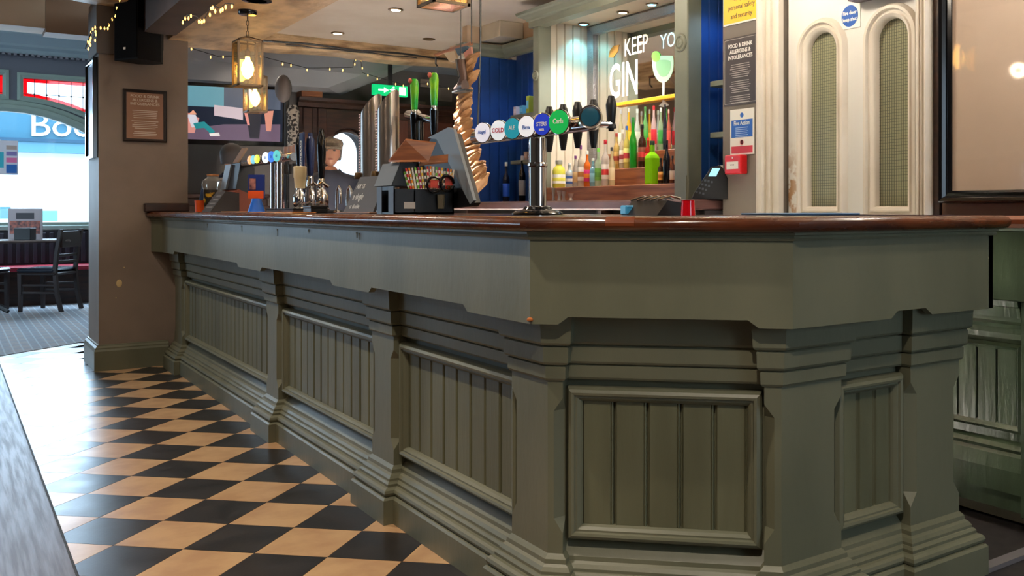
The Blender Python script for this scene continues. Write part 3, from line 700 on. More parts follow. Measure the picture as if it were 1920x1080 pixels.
# back worktop
bc = thing('back_counter', 'purplish brown wooden back worktop with dark shelves beneath the bottles', 'worktop')
G().bbox(2.86, 3.56, 1.115, XM+.02, 6.9, 1.168, .008).build('worktop', WOODR, bc)
G().box(2.98, 3.56, .0, XM+.02, 6.9, 1.113).build('carcass', mat('under_counter_dark', (30, 24, 24), .6), bc)
for y in (3.6, 4.35, 5.1, 6.0, 6.86): G().box(2.90, y, .0, 2.98, y+.035, 1.113).build('divider', WOODD, bc)
G().box(2.90, 3.56, 1.0, 2.97, 6.89, 1.03).build('shelf', WOODD, bc)
# ------------------------------------------------------------------ bottles
def bmat(name, rgb, tr=.55): return mat('bottle_'+name, rgb, .08, trans=tr, spec=.5)
def bottle(label, x, px, base, top, wpx, rgb, kind='round', lab=None, cap=(20, 20, 22), group='bottles on the back bar steps', z=None, lab2=None, tr=.5, cat='bottle', name='bottle'):
    p = at_x(px, base, x); 
    zb = z if z is not None else p.z
    D = p.x*SA+p.y*CA; h = (CY-top)/F*D+CAMZ-zb; r = wpx/F*D/2
    root = thing(name, label, cat, (p.x, p.y, zb), 0, group)
    t = 'g%d_%d_%d' % rgb; m = bmat(t, rgb, tr); g = G()
    if kind == 'square':
        def sq(r_, z_, c=.25): return [(sx*r_*(1-c*(k == 1)), sy*r_*(1-c*(k == 0)), z_) for sx, sy, k in ((1, -1, 0), (1, -1, 0), (1, 1, 0), (1, 1, 1), (-1, 1, 1), (-1, 1, 0), (-1, -1, 0), (-1, -1, 1))]
        def rs(r_, z_):
            c = r_*.3; return [(r_-c, -r_, z_), (r_, -r_+c, z_), (r_, r_-c, z_), (r_-c, r_, z_), (-r_+c, r_, z_), (-r_, r_-c, z_), (-r_, -r_+c, z_), (-r_+c, -r_, z_)]
        g.ring([rs(r*.9, 0), rs(r, .01), rs(r, h*.60), rs(r*.86, h*.66), rs(r*.36, h*.74), rs(r*.33, h*.93)])
    elif kind == 'jar': g.lathe([(r*.9, 0), (r, .008), (r, h*.62), (r*.85, h*.72), (r*.5, h*.78), (r*.5, h*.84)])
    elif kind == 'slim': g.lathe([(r*.9, 0), (r, .008), (r*1.0, h*.5), (r*.8, h*.62), (r*.42, h*.74), (r*.36, h*.93)])
    elif kind == 'waist': g.lathe([(r*.9, 0), (r, .008), (r*.92, h*.2), (r*.98, h*.42), (r*.9, h*.55), (r*.5, h*.68), (r*.36, h*.76), (r*.36, h*.93)])
    else: g.lathe([(r*.9, 0), (r, .008), (r, h*.56), (r*.9, h*.63), (r*.45, h*.71), (r*.36, h*.76), (r*.36, h*.92)])
    g.build('glass_body', m, root, smooth=kind != 'square')
    ct = .84 if kind == 'jar' else .90
    rc = r*(.52 if kind == 'jar' else .40)
    G().lathe([(rc, h*ct), (rc*1.05, h*ct+.003), (rc*1.05, h-.003), (rc*.9, h)]).build('cap', col('cap_%d_%d_%d' % cap, cap, .35), root, smooth=True)
    if lab:
        r2 = r*1.012
        if kind == 'square': 
            e = r*1.012; G().box(-e, -e*.7, h*.16, -e*.98, e*.7, h*.5).build('label', col('lab_%d_%d_%d' % lab, lab, .5), root)
            G().box(-e*.7, -e, h*.16, e*.7, -e*.98, h*.5).build('label', col('lab_%d_%d_%d' % lab, lab, .5), root)
        else:
            G().lathe([(r2*.99, h*.15), (r2, h*.152), (r2, h*.47), (r2*.99, h*.472)], n=18).build('label', col('lab_%d_%d_%d' % lab, lab, .5), root, smooth=True)
            if lab2: G().lathe([(r2*1.004, h*.24), (r2*1.006, h*.242), (r2*1.006, h*.36), (r2*1.004, h*.362)], n=18).build('label_band', col('lab_%d_%d_%d' % lab2, lab2, .5), root, smooth=True)
    return root
ZL, ZM, ZT = 1.2625, 1.3735, 1.4805
LOW = [ # px, top, w, rgb, kind, label rgb, cap, text
 (1048, 300, 24, (226, 222, 90), 'jar', (236, 236, 226), (150, 150, 140), 'wide jar of yellow-green drink at the left end of the lowest step', (226, 222, 90)),
 (1068, 306, 15, (206, 214, 214), 'round', (60, 96, 170), (220, 220, 220), 'clear bottle with a blue label beside the yellow jar', (240, 240, 240)),
 (1079, 292, 11, (200, 190, 180), 'slim', (206, 172, 120), (110, 50, 120), 'slim clear bottle with a purple cap on the lowest step', None),
 (1089, 272, 12, (216, 204, 186), 'round', (236, 226, 214), (120, 60, 120), 'tall clear bottle with a cream label and plum cap', (180, 120, 60)),
 (1101, 283, 13, (240, 120, 40), 'round', (214, 40, 110), (230, 226, 220), 'orange bottle with a bright pink label on the lowest step', (250, 140, 40)),
 (1112, 297, 13, (150, 206, 226), 'round', (156, 214, 236), (240, 240, 240), 'pale blue bottle next to the orange and pink one', None),
 (1122, 278, 14, (206, 226, 196), 'round', (110, 172, 70), (120, 200, 80), 'clear bottle with a green label and green cap', (90, 150, 60)),
 (1135, 262, 15, (232, 222, 214), 'round', (244, 236, 230), (190, 30, 50), 'clear bottle with a white label and dark red cap', (210, 60, 60)),
 (1147, 276, 12, (226, 206, 160), 'slim', (226, 206, 166), (60, 60, 60), 'slim straw-coloured bottle at the left of the bare step', None),
 (1223, 264, 23, (140, 220, 20), 'square', None, (30, 60, 40), 'large bright lime green square bottle on the lowest step', None),
 (1239, 296, 11, (60, 40, 30), 'round', (230, 170, 80), (30, 30, 30), 'short dark bottle with an amber label right of the lime green bottle', (200, 120, 40)),
 (1250, 263, 14, (14, 16, 26), 'round', None, (10, 10, 12), 'tall plain black bottle right of the lime green one', None),
 (1261, 292, 11, (110, 60, 40), 'round', (230, 214, 196), (20, 20, 20), 'brown bottle half hidden by the right post', None)]
for px, top, w_, rgb, kd, lb, cp_, tx, l2 in LOW: bottle(tx, 3.30, px, 348, top, w_, rgb, kd, lb, cp_, z=ZL, lab2=l2, tr=.15 if rgb == (140, 220, 20) else .4)
MID = [
 (1156, 250, 12, (222, 190, 110), 'round', (200, 160, 90), (150, 40, 30), 'amber bottle with a gold label at the left end of the middle step', (150, 60, 40)),
 (1167, 243, 12, (228, 214, 190), 'round', (236, 230, 214), (210, 210, 200), 'pale bottle with a cream label and pale cap on the middle step', (160, 60, 70)),
 (1175, 236, 12, (240, 224, 120), 'round', (246, 232, 140), (50, 90, 160), 'yellow bottle with a blue cap on the middle step', (200, 60, 70)),
 (1187, 220, 15, (40, 170, 50), 'waist', None, (30, 110, 50), 'tall vivid green bottle standing on the middle step', (226, 214, 196)),
 (1204, 233, 15, (70, 36, 24), 'round', (120, 60, 40), (16, 16, 16), 'dark brown bottle with a brown label next to the vivid green one', (200, 60, 60)),
 (1215, 258, 12, (200, 50, 40), 'round', (226, 60, 50), (220, 60, 50), 'red-labelled bottle left of the lime green one', (240, 200, 190))]
for px, top, w_, rgb, kd, lb, cp_, tx, l2 in MID: bottle(tx, 3.445, px, 317, top, w_, rgb, kd, lb, cp_, z=ZM, lab2=l2)
TOP = [
 (1164, 206, 10, (200, 190, 150), (232, 226, 206), (170, 170, 170), 'pale bottle at the left end of the top step'),
 (1179, 202, 10, (236, 180, 60), (240, 180, 40), (200, 190, 180), 'bottle with an orange-yellow label on the top step'),
 (1195, 204, 11, (220, 220, 210), (226, 222, 206), (200, 210, 200), 'clear bottle with a pale label behind the green bottle'),
 (1210, 200, 11, (120, 190, 110), (60, 160, 60), (60, 120, 60), 'pale green bottle with a green label on the top step'),
 (1226, 198, 11, (226, 190, 190), (220, 40, 60), (200, 40, 50), 'clear bottle with a red label and red cap on the top step'),
 (1239, 202, 10, (180, 210, 170), (70, 170, 80), (236, 236, 230), 'clear bottle with a green label and white cap on the top step'),
 (1247, 196, 8, (50, 54, 70), (40, 44, 60), (20, 20, 30), 'slender dark bottle on the top step'),
 (1254, 205, 8, (226, 130, 110), (226, 90, 80), (230, 170, 160), 'coral-labelled bottle at the right end of the top step')]
for px, top, w_, rgb, lb, cp_, tx in TOP: bottle(tx, 3.53, px, 285, top, w_, rgb, 'slim', lb, cp_, z=ZT, tr=.4)
# spirits by the navy wall
bottle('dark bottle with a blue label and white cap in front of the navy wall', 3.42, 949, 378, 304, 13, (40, 50, 80), 'round', (30, 90, 210), (236, 234, 230), group='bottles on the back worktop', z=1.1685)
bottle('black bottle with a silver-grey label and pourer near the font column', 3.42, 979, 378, 292, 13, (24, 20, 22), 'round', (150, 150, 156), (214, 206, 206), group='bottles on the back worktop', z=1.1685)
# steel measures and glasses on the worktop
for i, (px, top, w_, tx) in enumerate(((1038, 355, 8, 'tallest steel spirit measure at the left of the row'), (1049, 360, 10, 'second steel spirit measure from the left'), (1057, 361, 9, 'third steel spirit measure from the left'), (1070, 365, 12, 'short wide steel measure at the right of the row'))):
    p = at_x(px, 378, 3.06); D = p.x*SA+p.y*CA; h = (378-top)/F*D*1.1; r = w_/F*D/2
    o = G().lathe([(r*.7, 0), (r*.8, .003), (r*.5, h*.42), (r*.95, h*.95), (r, h), (r*.9, h-.001), (r*.4, h*.5), (0, h*.48)]).build('spirit_measure', STEEL, smooth=True, loc=(p.x, p.y, 1.1685)); tag(o, tx, 'measure', 'steel measures on the worktop')
# little cartons on the shelves of the navy bay
for (px, w_, h_, z, c_, tx) in ((965, 10, 18, 1.8235, (226, 206, 206), 'small pink and white carton on the upper shelf of the left navy bay'), (977, 12, 18, 1.8235, (120, 200, 226), 'pale blue carton on the upper shelf of the left navy bay'), (989, 10, 34, 1.8235, (200, 200, 60), 'tall yellow-green carton on the upper shelf of the left navy bay'), (985, 12, 16, 1.4835, (180, 150, 140), 'glass tumbler group box on the lower shelf of the left navy bay')):
    p = at_x(px, 200, 3.47); D = p.x*SA+p.y*CA; a = w_/F*D/2/.95
    r_ = thing('carton', tx if z > 1.5 else 'small tan carton on the lower shelf of the left navy bay', 'carton', (3.50, p.y, z))
    hh = h_/F*D; G().bbox(-.03, -a, 0, .03, a, hh, .002).build('box', col('c%d_%d_%d' % c_, c_), r_); G().box(-.0312, -a*.8, hh*.3, -.0305, a*.8, hh*.75).build('label', col('w%d' % c_[1], tuple(min(255, v+35) for v in c_)), r_)
# card machine and papers at the right
def card_machine():
    p = at_x(1330, 378, 3.02); r = thing('card_terminal', 'black card payment terminal propped up at the right end of the back worktop', 'card terminal', (p.x, p.y, 1.1685), math.radians(-37))
    G().ring([[(x, s, z) for x, z in ((-.085, .004), (-.045, .0), (.03, .0), (.09, .0), (.09, .10), (.062, .158), (.05, .165), (.01, .158), (-.075, .03))] for s in (-.02, .045)]).build('body', BLACK, r)
    G().prism([(-.006, .112), (.032, .112), (.052, .152), (.014, .152)], .0205, .0215, mp=lambda a, b, h: (a, -h, b)).build('screen', mat('lit_screen', (150, 210, 230), .3, emit=(150, 215, 235), estr=.9), r)
    g = G()
    for i in range(4):
        for j in range(3): x = -.068+i*.014+j*.016; z = .03+i*.019-j*.004; g.box(x, -.0225, z, x+.010, -.0205, z+.010)
    g.build('keys', DGREY, r)
card_machine()
o = G().bbox(0, 0, 0, .2, .22, .02, .003).build('paper_stack', mat('white_card', (206, 200, 196), .6), loc=(3.16, 3.58, 1.1685)); tag(o, 'low pale stack of paper beside the card terminal', 'paper')
o = G().box(0, 0, 0, .012, .06, .17).build('price_card', WHITE, loc=(3.12, 3.56, 1.1685)); tag(o, 'white upright card leaning at the edge of the grey wall', 'card')

# ------------------------------------------------------------------ beer fonts
ZB = 1.1015
def badge(c, rad, face, mt, parent, glyph=None, rim=CHROME, tx=WHITE, ring=None):
    c = Vector(c); ax = Vector(face).normalized(); up = Vector((0, 0, 1)); rt = up.cross(ax)
    b = G().lathe([(rad*.5, -.02), (rad, -.012), (rad*1.06, -.004), (rad*1.06, .002), (rad, .004)], c, 24, ax=ax).build('badge', rim, parent, smooth=True)
    G().lathe([(rad, .0), (rad*.98, .0055), (0, .0065)], c, 24, ax=ax).build('lens', mt, b, smooth=True)
    if ring: G().lathe([(rad*.96, .0057), (rad*.96, .0072), (rad*.84, .0074), (rad*.84, .0057)], c, 24, ax=ax).build('lens_ring', ring, b)
    if glyph:
        for s, dy, sz in glyph:
            o = text(s, rad*sz, c+ax*.0078+up*(rad*dy), rt, up, tx, 'lettering', None, .0004, 'CENTER', xs=.9, bold=.0004); o.parent = b
    return b
def lens(n, rgb, e=.5): return mat('lens_'+n, rgb, .2, emit=rgb, estr=e)
def tbar():
    r = thing('beer_font', 'tall chrome T-bar beer font with seven round badges on the near end of the bar', 'beer font')
    x0 = 1.62; base = at_x(1008, 402, x0); y0 = base.y
    G().lathe([(.085, 0), (.088, .004), (.08, .012), (.05, .018), (.045, .026), (.034, .03)], (x0, y0, ZB)).build('base', BLACKG, r, smooth=True)
    zt = at_x(1008, 248, x0).z
    G().lathe([(.030, .02), (.030, .16), (.034, .165), (.034, .172), (.030, .177), (.030, zt-ZB-.02)], (x0, y0, ZB), 24).build('column', CHROME, r, smooth=True)
    a = at_x(893, 258, x0); b = at_x(1112, 230, x0); zc = (a.z+b.z)/2
    G().lathe([(.016, -.008), (.026, 0), (.026, 0), (.026, (a.y-b.y)), (.018, (a.y-b.y)+.01)], (x0, b.y, zc), 20, ax=(0, 1, 0)).build('bar', CHROME, r, smooth=True)
    G().lathe([(.03, -.02), (.034, .0), (.034, .025), (.0, .05)], (x0, y0, zc+.005), 16).build('finial', CHROME, r, smooth=True)
    spec = [(906, 'white_a', (226, 226, 236), [('~Lager~', -.15, .42)], 'pink', BLUE), (936, 'white_b', (220, 226, 236), [('COLD', -.2, .6)], None, RED), (962, 'teal', (40, 140, 160), [('~o~', .1, .5), ('ALE', -.5, .45)], None, WHITE),
            (989, 'white_c', (228, 230, 236), [('Bravia', -.3, .4)], None, BLUE), (1018, 'blue', (40, 60, 180), [('0', .3, .5), ("OSTERS", -.15, .45), ('BEER', -.6, .3)], None, WHITE), (1049, 'green', (30, 170, 80), [('Carlsb', -.05, .48)], None, WHITE)]
    spec = [(906, 'white_a', (222, 222, 236), [('Angel', -.1, .5)], BLUE), (936, 'white_b', (220, 228, 236), [('COLD', -.2, .62)], RED), (962, 'teal', (40, 140, 160), [('ALE', -.1, .5)], WHITE),
            (989, 'white_c', (228, 230, 236), [('Birra', -.25, .5)], BLUE), (1018, 'blue', (40, 60, 180), [('STERS', -.15, .5), ('BEER', -.6, .3)], WHITE), (1049, 'green', (30, 170, 80), [('Carls', -.12, .56)], WHITE)]
    py0 = {906: 248, 936: 244, 962: 240, 989: 236, 1018: 231, 1049: 228}
    for px, n, rgb, gl, tx in spec:
        q = at_x(px, 240, x0-.055); fc = Vector((-.93, -.36, 0))
        G().cyl((x0-.02, q.y, zc), (x0-.045, q.y-.004, zc+.004), .02).build('badge_arm', CHROME, r)
        badge((x0-.055, q.y, zc+.006), .036 if px != 1049 else .039, fc, lens(n, rgb), r, gl, tx=tx)
    q = at_x(1103, 228, x0-.05)
    b_ = G().lathe([(.012, -.06), (.028, -.03), (.038, .0), (.036, .01), (.030, .008)], (x0-.04, q.y, zc+.01), 24, ax=(-.8, -.6, 0)).build('end_lamp', CHROME, r, smooth=True)
    G().lathe([(.03, .004), (.028, .012), (.0, .014)], (x0-.04, q.y, zc+.01), 24, ax=(-.8, -.6, 0)).build('lens', mat('lens_dark', (40, 90, 110), .15), b_, smooth=True)
    # taps on the staff side with black handles
    for px, tp, bt in ((1030, 200, 285), (1056, 196, 282), (1083, 191, 278), (1113, 187, 278), (1146, 180, 246)):
        k = {1030: 1008, 1056: 1018, 1083: 1035, 1113: 1052, 1146: 1075}[px]
        X = x0+.10; q = at_x(px, 235, X); sc = (q.x*SA+q.y*CA)/F
        tp_z = at_x(px, tp, X).z; zb = at_x(px, bt, X).z
        t = G().cyl((x0+.02, q.y, zc), (X, q.y, zc+.002), .011).build('tap', CHROME, r)
        G().lathe([(.009, 0), (.013, .01), (.018, tp_z-zc-.03), (.014, tp_z-zc-.012), (.012, tp_z-zc-.01), (.010, tp_z-zc)], (X, q.y, zc+.0)).build('handle', BLACK, t, smooth=True)
        G().lathe([(.008, 0), (.012, .02), (.017, zc-zb-.01), (.015, zc-zb+.004)], (X+.0, q.y, zb)).build('nozzle', BLACK, t, smooth=True)
    G().lathe([(.012, 0), (.015, .01), (.014, .02)], (x0+.0, b.y+.002, zc-.01)).build('end_fitting', CHROME, r)
tbar()
def twin_columns():
    r = thing('column_font', 'pair of brushed steel beer columns with slanted tops standing behind the chalkboard', 'beer font')
    for px0, px1, tp0, tp1 in ((677, 716, 196, 177), (708, 749, 188, 170)):
        X = 1.62; a = at_x(px0, 300, X); b = at_x(px1, 300, X); cy_ = (a.y+b.y)/2; rw_ = (a.y-b.y)/2
        z0 = at_x(px0, tp0, X).z; z1 = at_x(px1, tp1, X).z
        xr = .048; R0, R1 = [], []
        n = 24
        rw_ = .052
        for k in range(n):
            t = 2*math.pi*k/n; x_, y_ = X+xr*math.cos(t), cy_+rw_*math.sin(t)
            R0.append((x_, y_, ZB)); R1.append((x_, y_, (z0+z1)/2-.035-math.sin(t)*.05+.03*math.cos(t)))
        c = G().ring([R0, R1]).build('column', STEEL, r, smooth=True)
        R2 = [(X+(p[0]-X)*.94, cy_+(p[1]-cy_)*.94, p[2]+.0015) for p in R1]; R3 = [(p[0], p[1], p[2]-.003) for p in R2]
        G().ring([R3, R2]).build('slanted_top', mat('dark_green_top', (60, 84, 60), .25), c)
        g = G()
        for i in range(24):
            z = z0-.06-i*.0125
            if z > ZB+.05: g.ell((X-.036, cy_+rw_*.80, z), (.010, .010, .0052), 6, 4)
        g.build('decorative_beading', mat('pink_white_bead', (226, 200, 206), .3), c, label='pale beaded strip down the edge')
        G().lathe([(.014, 0), (.017, .01), (.012, .03)], (X-.058, cy_+.02, ZB+.16)).build('tap_nozzle', BRASS, c, smooth=True)
    G().bbox(1.55, at_x(750, 300, 1.62).y-.02, ZB, 1.70, at_x(676, 300, 1.62).y+.03, ZB+.02, .004).build('drip_base', STEEL, r)
twin_columns()
def cider_font():
    r = thing('cider_font', 'chrome font with two bright green tall tap handles', 'beer font')
    X = 1.66
    a = at_x(750, 216, X); b = at_x(812, 226, X)
    G().lathe([(.05, 0), (.05, .01), (.03, .02), (.028, a.z-ZB)], (X+.07, at_x(752, 300, X).y-.02, ZB)).build('column', BLACKG, r, smooth=True)
    G().tube([(X+.07, a.y-.02, a.z), (X+.02, a.y-.05, a.z), (X, b.y, b.z-.0)], [.03, .02, .016], 10).build('arm', CHROME, r, smooth=True)
    for px, tp, md, bt in ((777, 148, 206, 262), (814, 137, 198, 255)):
        q = at_x(px, md, X-.02); z0, z1 = at_x(px, tp, X-.02).z, at_x(px, bt, X-.02).z
        t = G().tube([(X-.01, q.y, q.z-.035), (X-.02, q.y, q.z-.02), (X-.02, q.y, z1+.02), (X-.02, q.y, z1)], [.012, .018, .014, .010], 12).build('tap', BLACKG, r, smooth=True)
        G().lathe([(.012, 0), (.014, .01), (.012, .03), (.011, .036)], (X-.02, q.y, q.z-.03)).build('collar', CHROME, t, smooth=True)
        h = z0-q.z
        hd = G().lathe([(.013, 0), (.014, .01), (.017, h*.55), (.019, h*.8), (.016, h*.94), (.010, h)], (X-.02, q.y, q.z)).build('handle', mat('bright_green_handle', (30, 170, 60), .25, rgb2=(150, 220, 40), scale=26, stretch=(1, 1, .3)), t, smooth=True)
        G().ell((X-.04, q.y, q.z+h*.93), (.008, .012, .012), 8, 6).build('emblem', mat('emblem_red', (214, 110, 90), .4), hd)
cider_font()
def hand_pumps():
    r = thing('hand_pumps', 'row of chrome ale hand pumps with black and cream handles', 'hand pumps')
    X = 1.60; y1 = at_x(553, 385, X).y; y0 = at_x(618, 385, X).y
    G().bbox(X-.07, y0, ZB, X+.07, y1, ZB+.012, .003).build('base', BLACK, r)
    for i, (px, tp, bt, mt, c2) in enumerate(((562, 250, 318, BLACKG, None), (582, 249, 330, mat('navy_clip', (24, 40, 84), .35), 'clip'), (603, 242, 335, BLACKG, None))):
        q = at_x(px, 385, X); zt = at_x(px, tp, X).z; zb = at_x(px, bt, X).z
        cyl = G().lathe([(.042, .012), (.042, .02), (.03, .03), (.036, .05), (.036, .09), (.026, .11), (.018, .13), (.022, .15), (.016, zb-ZB)], (X, q.y, ZB), 18).build('pump_cylinder', CHROME, r, smooth=True)
        G().lathe([(.013, 0), (.016, .02), (.024, (zt-zb)*.62), (.020, (zt-zb)*.84), (.012, (zt-zb)*.92), (.014, (zt-zb)*.95), (.010, zt-zb)], (X, q.y, zb)).build('handle', mt, cyl, smooth=True)
        if c2:
            G().bbox(X-.05, q.y-.034, zb-.02, X-.038, q.y+.034, zt+.0, .003).build('pump_clip', mt, cyl)
            p_ = (X-.0508, q.y-.012, zb+.03); text('BOMBARD', .034, p_, (0, 0, 1), (0, 1, 0), WHITE, 'lettering', cyl, .0005)
    q = at_x(566, 330, X-.05)
    G().lathe([(.0, 0), (.026, .0), (.03, .055), (.033, .06), (.034, .115), (.03, .118), (.0, .118)], (X-.06, q.y, at_x(566, 353, X-.05).z)).build('cream_pump_mug', mat('cream_ceramic', (206, 190, 150), .4), r, smooth=True)
    for px in (596, 612):
        q = at_x(px, 360, X-.06); G().tube([(X-.05, q.y, ZB+.13), (X-.08, q.y, ZB+.15), (X-.11, q.y, ZB+.13), (X-.11, q.y, ZB+.06)], .008, 8).build('swan_neck', CHROME, r, smooth=True)
hand_pumps()
def curved_taps():
    for px, tx in ((635, 'left of two small arched chrome taps in front of the man in the cap'), (655, 'right of two small arched chrome taps in front of the man in the cap')):
        X = 1.60; q = at_x(px, 388, X); zt = at_x(px, 350, X).z
        r = thing('arched_tap', tx, 'tap', (X, q.y, ZB), 0, 'arched taps')
        h = zt-ZB; G().tube([(0, .028, 0), (0, .03, h*.6), (0, .024, h*.88), (0, 0, h), (0, -.024, h*.88), (0, -.03, h*.6), (0, -.03, h*.35)], .0065, 10).build('neck', CHROME, r, smooth=True)
        G().lathe([(.018, 0), (.018, .006), (.01, .012)], (0, .028, 0)).build('foot', CHROME, r)
curved_taps()
def small_font():
    r = thing('small_beer_font', 'chrome beer font with a cluster of small lit badges near the far end', 'beer font')
    X = 1.62; b = at_x(521, 392, X); zc = at_x(510, 300, X).z
    for px, w_ in ((514, .022), (526, .022)):
        q = at_x(px, 392, X); G().lathe([(.045, 0), (.045, .006), (w_, .012), (w_, zc-ZB)], (X, q.y, ZB)).build('column', CHROME, r, smooth=True)
    a, c = at_x(459, 310, X), at_x(552, 296, X)
    G().cyl((X, a.y, zc), (X, c.y, zc), .024, n=18).build('bar', CHROME, r, smooth=True)
    for px, rgb, n in ((470, (240, 160, 60), 'amber'), (476, (110, 190, 210), 'aqua'), (483, (214, 226, 60), 'yellow'), (499, (226, 236, 246), 'pale'), (510, (60, 120, 220), 'sky'), (520, (90, 190, 190), 'mint')):
        q = at_x(px, 300, X-.05); badge((X-.05, q.y, zc+.01), .034 if px > 490 else .028, (-.93, -.36, 0), lens(n, rgb, .8), r, [('o', -.2, .9)] if px > 490 else None, tx=BLUE)
    for px in (533, 541, 549):
        q = at_x(px, 320, X+.05); t = G().cyl((X, q.y, zc), (X+.06, q.y, zc), .01).build('tap', CHROME, r)
        G().lathe([(.008, 0), (.014, .06)], (X+.06, q.y, zc-.09)).build('nozzle', BLACK, t); G().lathe([(.01, 0), (.014, .05), (.012, .07)], (X+.06, q.y, zc+.01)).build('handle', mat('pinkish_handle', (150, 120, 110), .4), t)
small_font()
# ------------------------------------------------------------------ things on the bar
def jar_thing():
    X = 1.50; p = at_x(377, 392, X)
    r = thing('glass_jar', 'clear round-shouldered jar with cork lid and black and yellow label by the column', 'jar', (p.x+.08, p.y, ZB))
    G().lathe([(.06, 0), (.063, .005), (.063, .16), (.075, .19), (.07, .225), (.04, .25), (.038, .262)]).build('glass_body', mat('jar_glass', (190, 190, 186), .1, trans=.6), r, smooth=True)
    G().lathe([(.0645, .04), (.065, .042), (.065, .158), (.0645, .16)]).build('label', mat('jar_label', (40, 34, 26), .5, rgb2=(226, 170, 30), scale=16, lo=.55, hi=.6), r, smooth=True)
    G().lathe([(.04, .258), (.043, .27), (.0, .275)]).build('lid', mat('cork', (190, 130, 84), .7), r)
    p = at_x(402, 392, X); r = thing('small_jar', 'small clear jar behind the slanted black display', 'jar', (p.x+.1, p.y+.15, ZB))
    G().lathe([(.045, 0), (.048, .005), (.048, .17), (.042, .2), (.03, .215), (.03, .225)]).build('glass_body', mat('jar_glass', (190, 190, 186)), r, smooth=True)
    G().lathe([(.033, .222), (.033, .24), (0, .242)]).build('lid', GREYW, r)
    p = at_x(374, 394, 1.36); o = G().lathe([(.026, 0), (.03, .07), (.031, .075), (.027, .073), (.024, .01), (0, .01)]).build('orange_cup', ORANGE, smooth=True, loc=(p.x, p.y, ZB)); tag(o, 'small orange plastic cup in front of the jar by the column', 'cup')
jar_thing()
def display_block():
    X = 1.42; p = at_x(398, 393, X)
    q = at_x(455, 393, X)
    # slanted chalk wedge and wooden box
    r = thing('chalk_wedge', 'low dark chalk wedge with faint writing left of the blue and orange leaflet holder', 'sign', (1.39, (p.y+q.y)/2+.1, ZB))
    G().ring([[(-.07, s, 0), (.1, s, 0), (.1, s, .12), (.02, s, .13)] for s in (-.12, .12)]).build('body', mat('chalk_grey', (62, 58, 58), .6), r)
    g = G()
    for k in range(4): g.add([(-.07+.09*t-.0012, s, .13*t+.0005) for t, s in ((.2+k*.18, -.09), (.2+k*.18, .09-.02*k), (.26+k*.18, .09-.02*k), (.26+k*.18, -.09))], [(0, 1, 2, 3)])
    g.build('chalk_marks', mat('chalk', (128, 126, 124), .7), r)
    p = at_x(440, 393, 1.55)
    r = thing('wooden_display_box', 'reddish brown wooden box with slanted black screen stand on top', 'box', (1.60, at_x(440, 393, 1.6).y+.06, ZB))
    G().ring([[(-.10, s, 0), (.10, s, 0), (.10, s, .10), (-.02, s, .15), (-.10, s, .10)] for s in (-.26, .16)]).build('body', mat('red_brown_box', (132, 58, 24), .45), r)
    G().ring([[(-.03, s, .152), (.09, s, .102), (.09, s, .30), (.0, s, .33)] for s in (-.22, .10)]).build('stand', BLACK, r)
    G().ring([[(-.045, s, .155), (-.032, s, .155), (.002, s, .325), (-.01, s, .328)] for s in (.0, .16)]).build('grey_panel', MGREY, r)
    G().ring([[(-.0, s, .335), (.01, s, .33), (.07, s, .43), (.06, s, .44)] for s in (-.13, -.0)]).build('wooden_card', mat('pale_brown_card', (150, 120, 96), .5), r)
display_block()
def leaflet():
    X = 1.33; p = at_x(481, 394, X)
    r = thing('leaflet_holder', 'blue and orange leaflet in a clear holder on a bright blue flared foot', 'leaflet holder', (p.x, p.y, ZB), math.radians(45))
    G().lathe([(.042, 0), (.044, .003), (.026, .06), (.024, .075)], n=20).build('foot', mat('bright_blue_plastic', (20, 90, 190), .3), r, smooth=True)
    G().box(-.006, -.044, .075, .006, .044, .20).build('leaflet', mat('navy_leaflet', (24, 50, 130), .4), r)
    G().box(-.0075, -.044, .075, -.0065, .044, .115).build('leaflet_orange_band', mat('leaflet_orange', (232, 90, 30), .4), r)
    G().box(-.0085, -.0, .12, -.0068, .036, .18).build('leaflet_picture', mat('leaflet_picture', (190, 130, 120), .4, rgb2=(70, 40, 60), scale=30), r)
    G().box(-.010, -.046, .075, -.009, .046, .205).build('clear_sleeve', GLASS, r)
leaflet()
# bar runner with lettering and low trays
rn = G().bbox(1.29, 4.5, ZB, 1.40, 5.9, ZB+.004, .001).build('bar_runner', mat('tan_runner', (196, 126, 60), .5)); tag(rn, 'tan bar runner with dark lettering lying along the front edge', 'bar mat')
tr_ = at_x(565, 392, 1.52)
for nm, px, L_, w_, h_, X, m, tx in (('drip_tray', 540, .5, .09, .022, 1.465, mat('dark_brown_tray', (70, 50, 44), .5), 'long brown drip tray in front of the hand pumps'), ('ashtray_box', 592, .12, .08, .035, 1.42, BLACK, 'small black plastic box in front of the hand pumps')):
    p = at_x(px, 394, X); r = thing(nm, tx, 'tray', (X, p.y, ZB)); G().bbox(-w_/2, -L_/2, 0, w_/2, L_/2, h_*.7, .003).build('body', m, r); G().bbox(-w_/2-.003, -L_/2-.003, h_*.7, w_/2+.003, L_/2+.003, h_, .002).build('rim', BLACK, r)
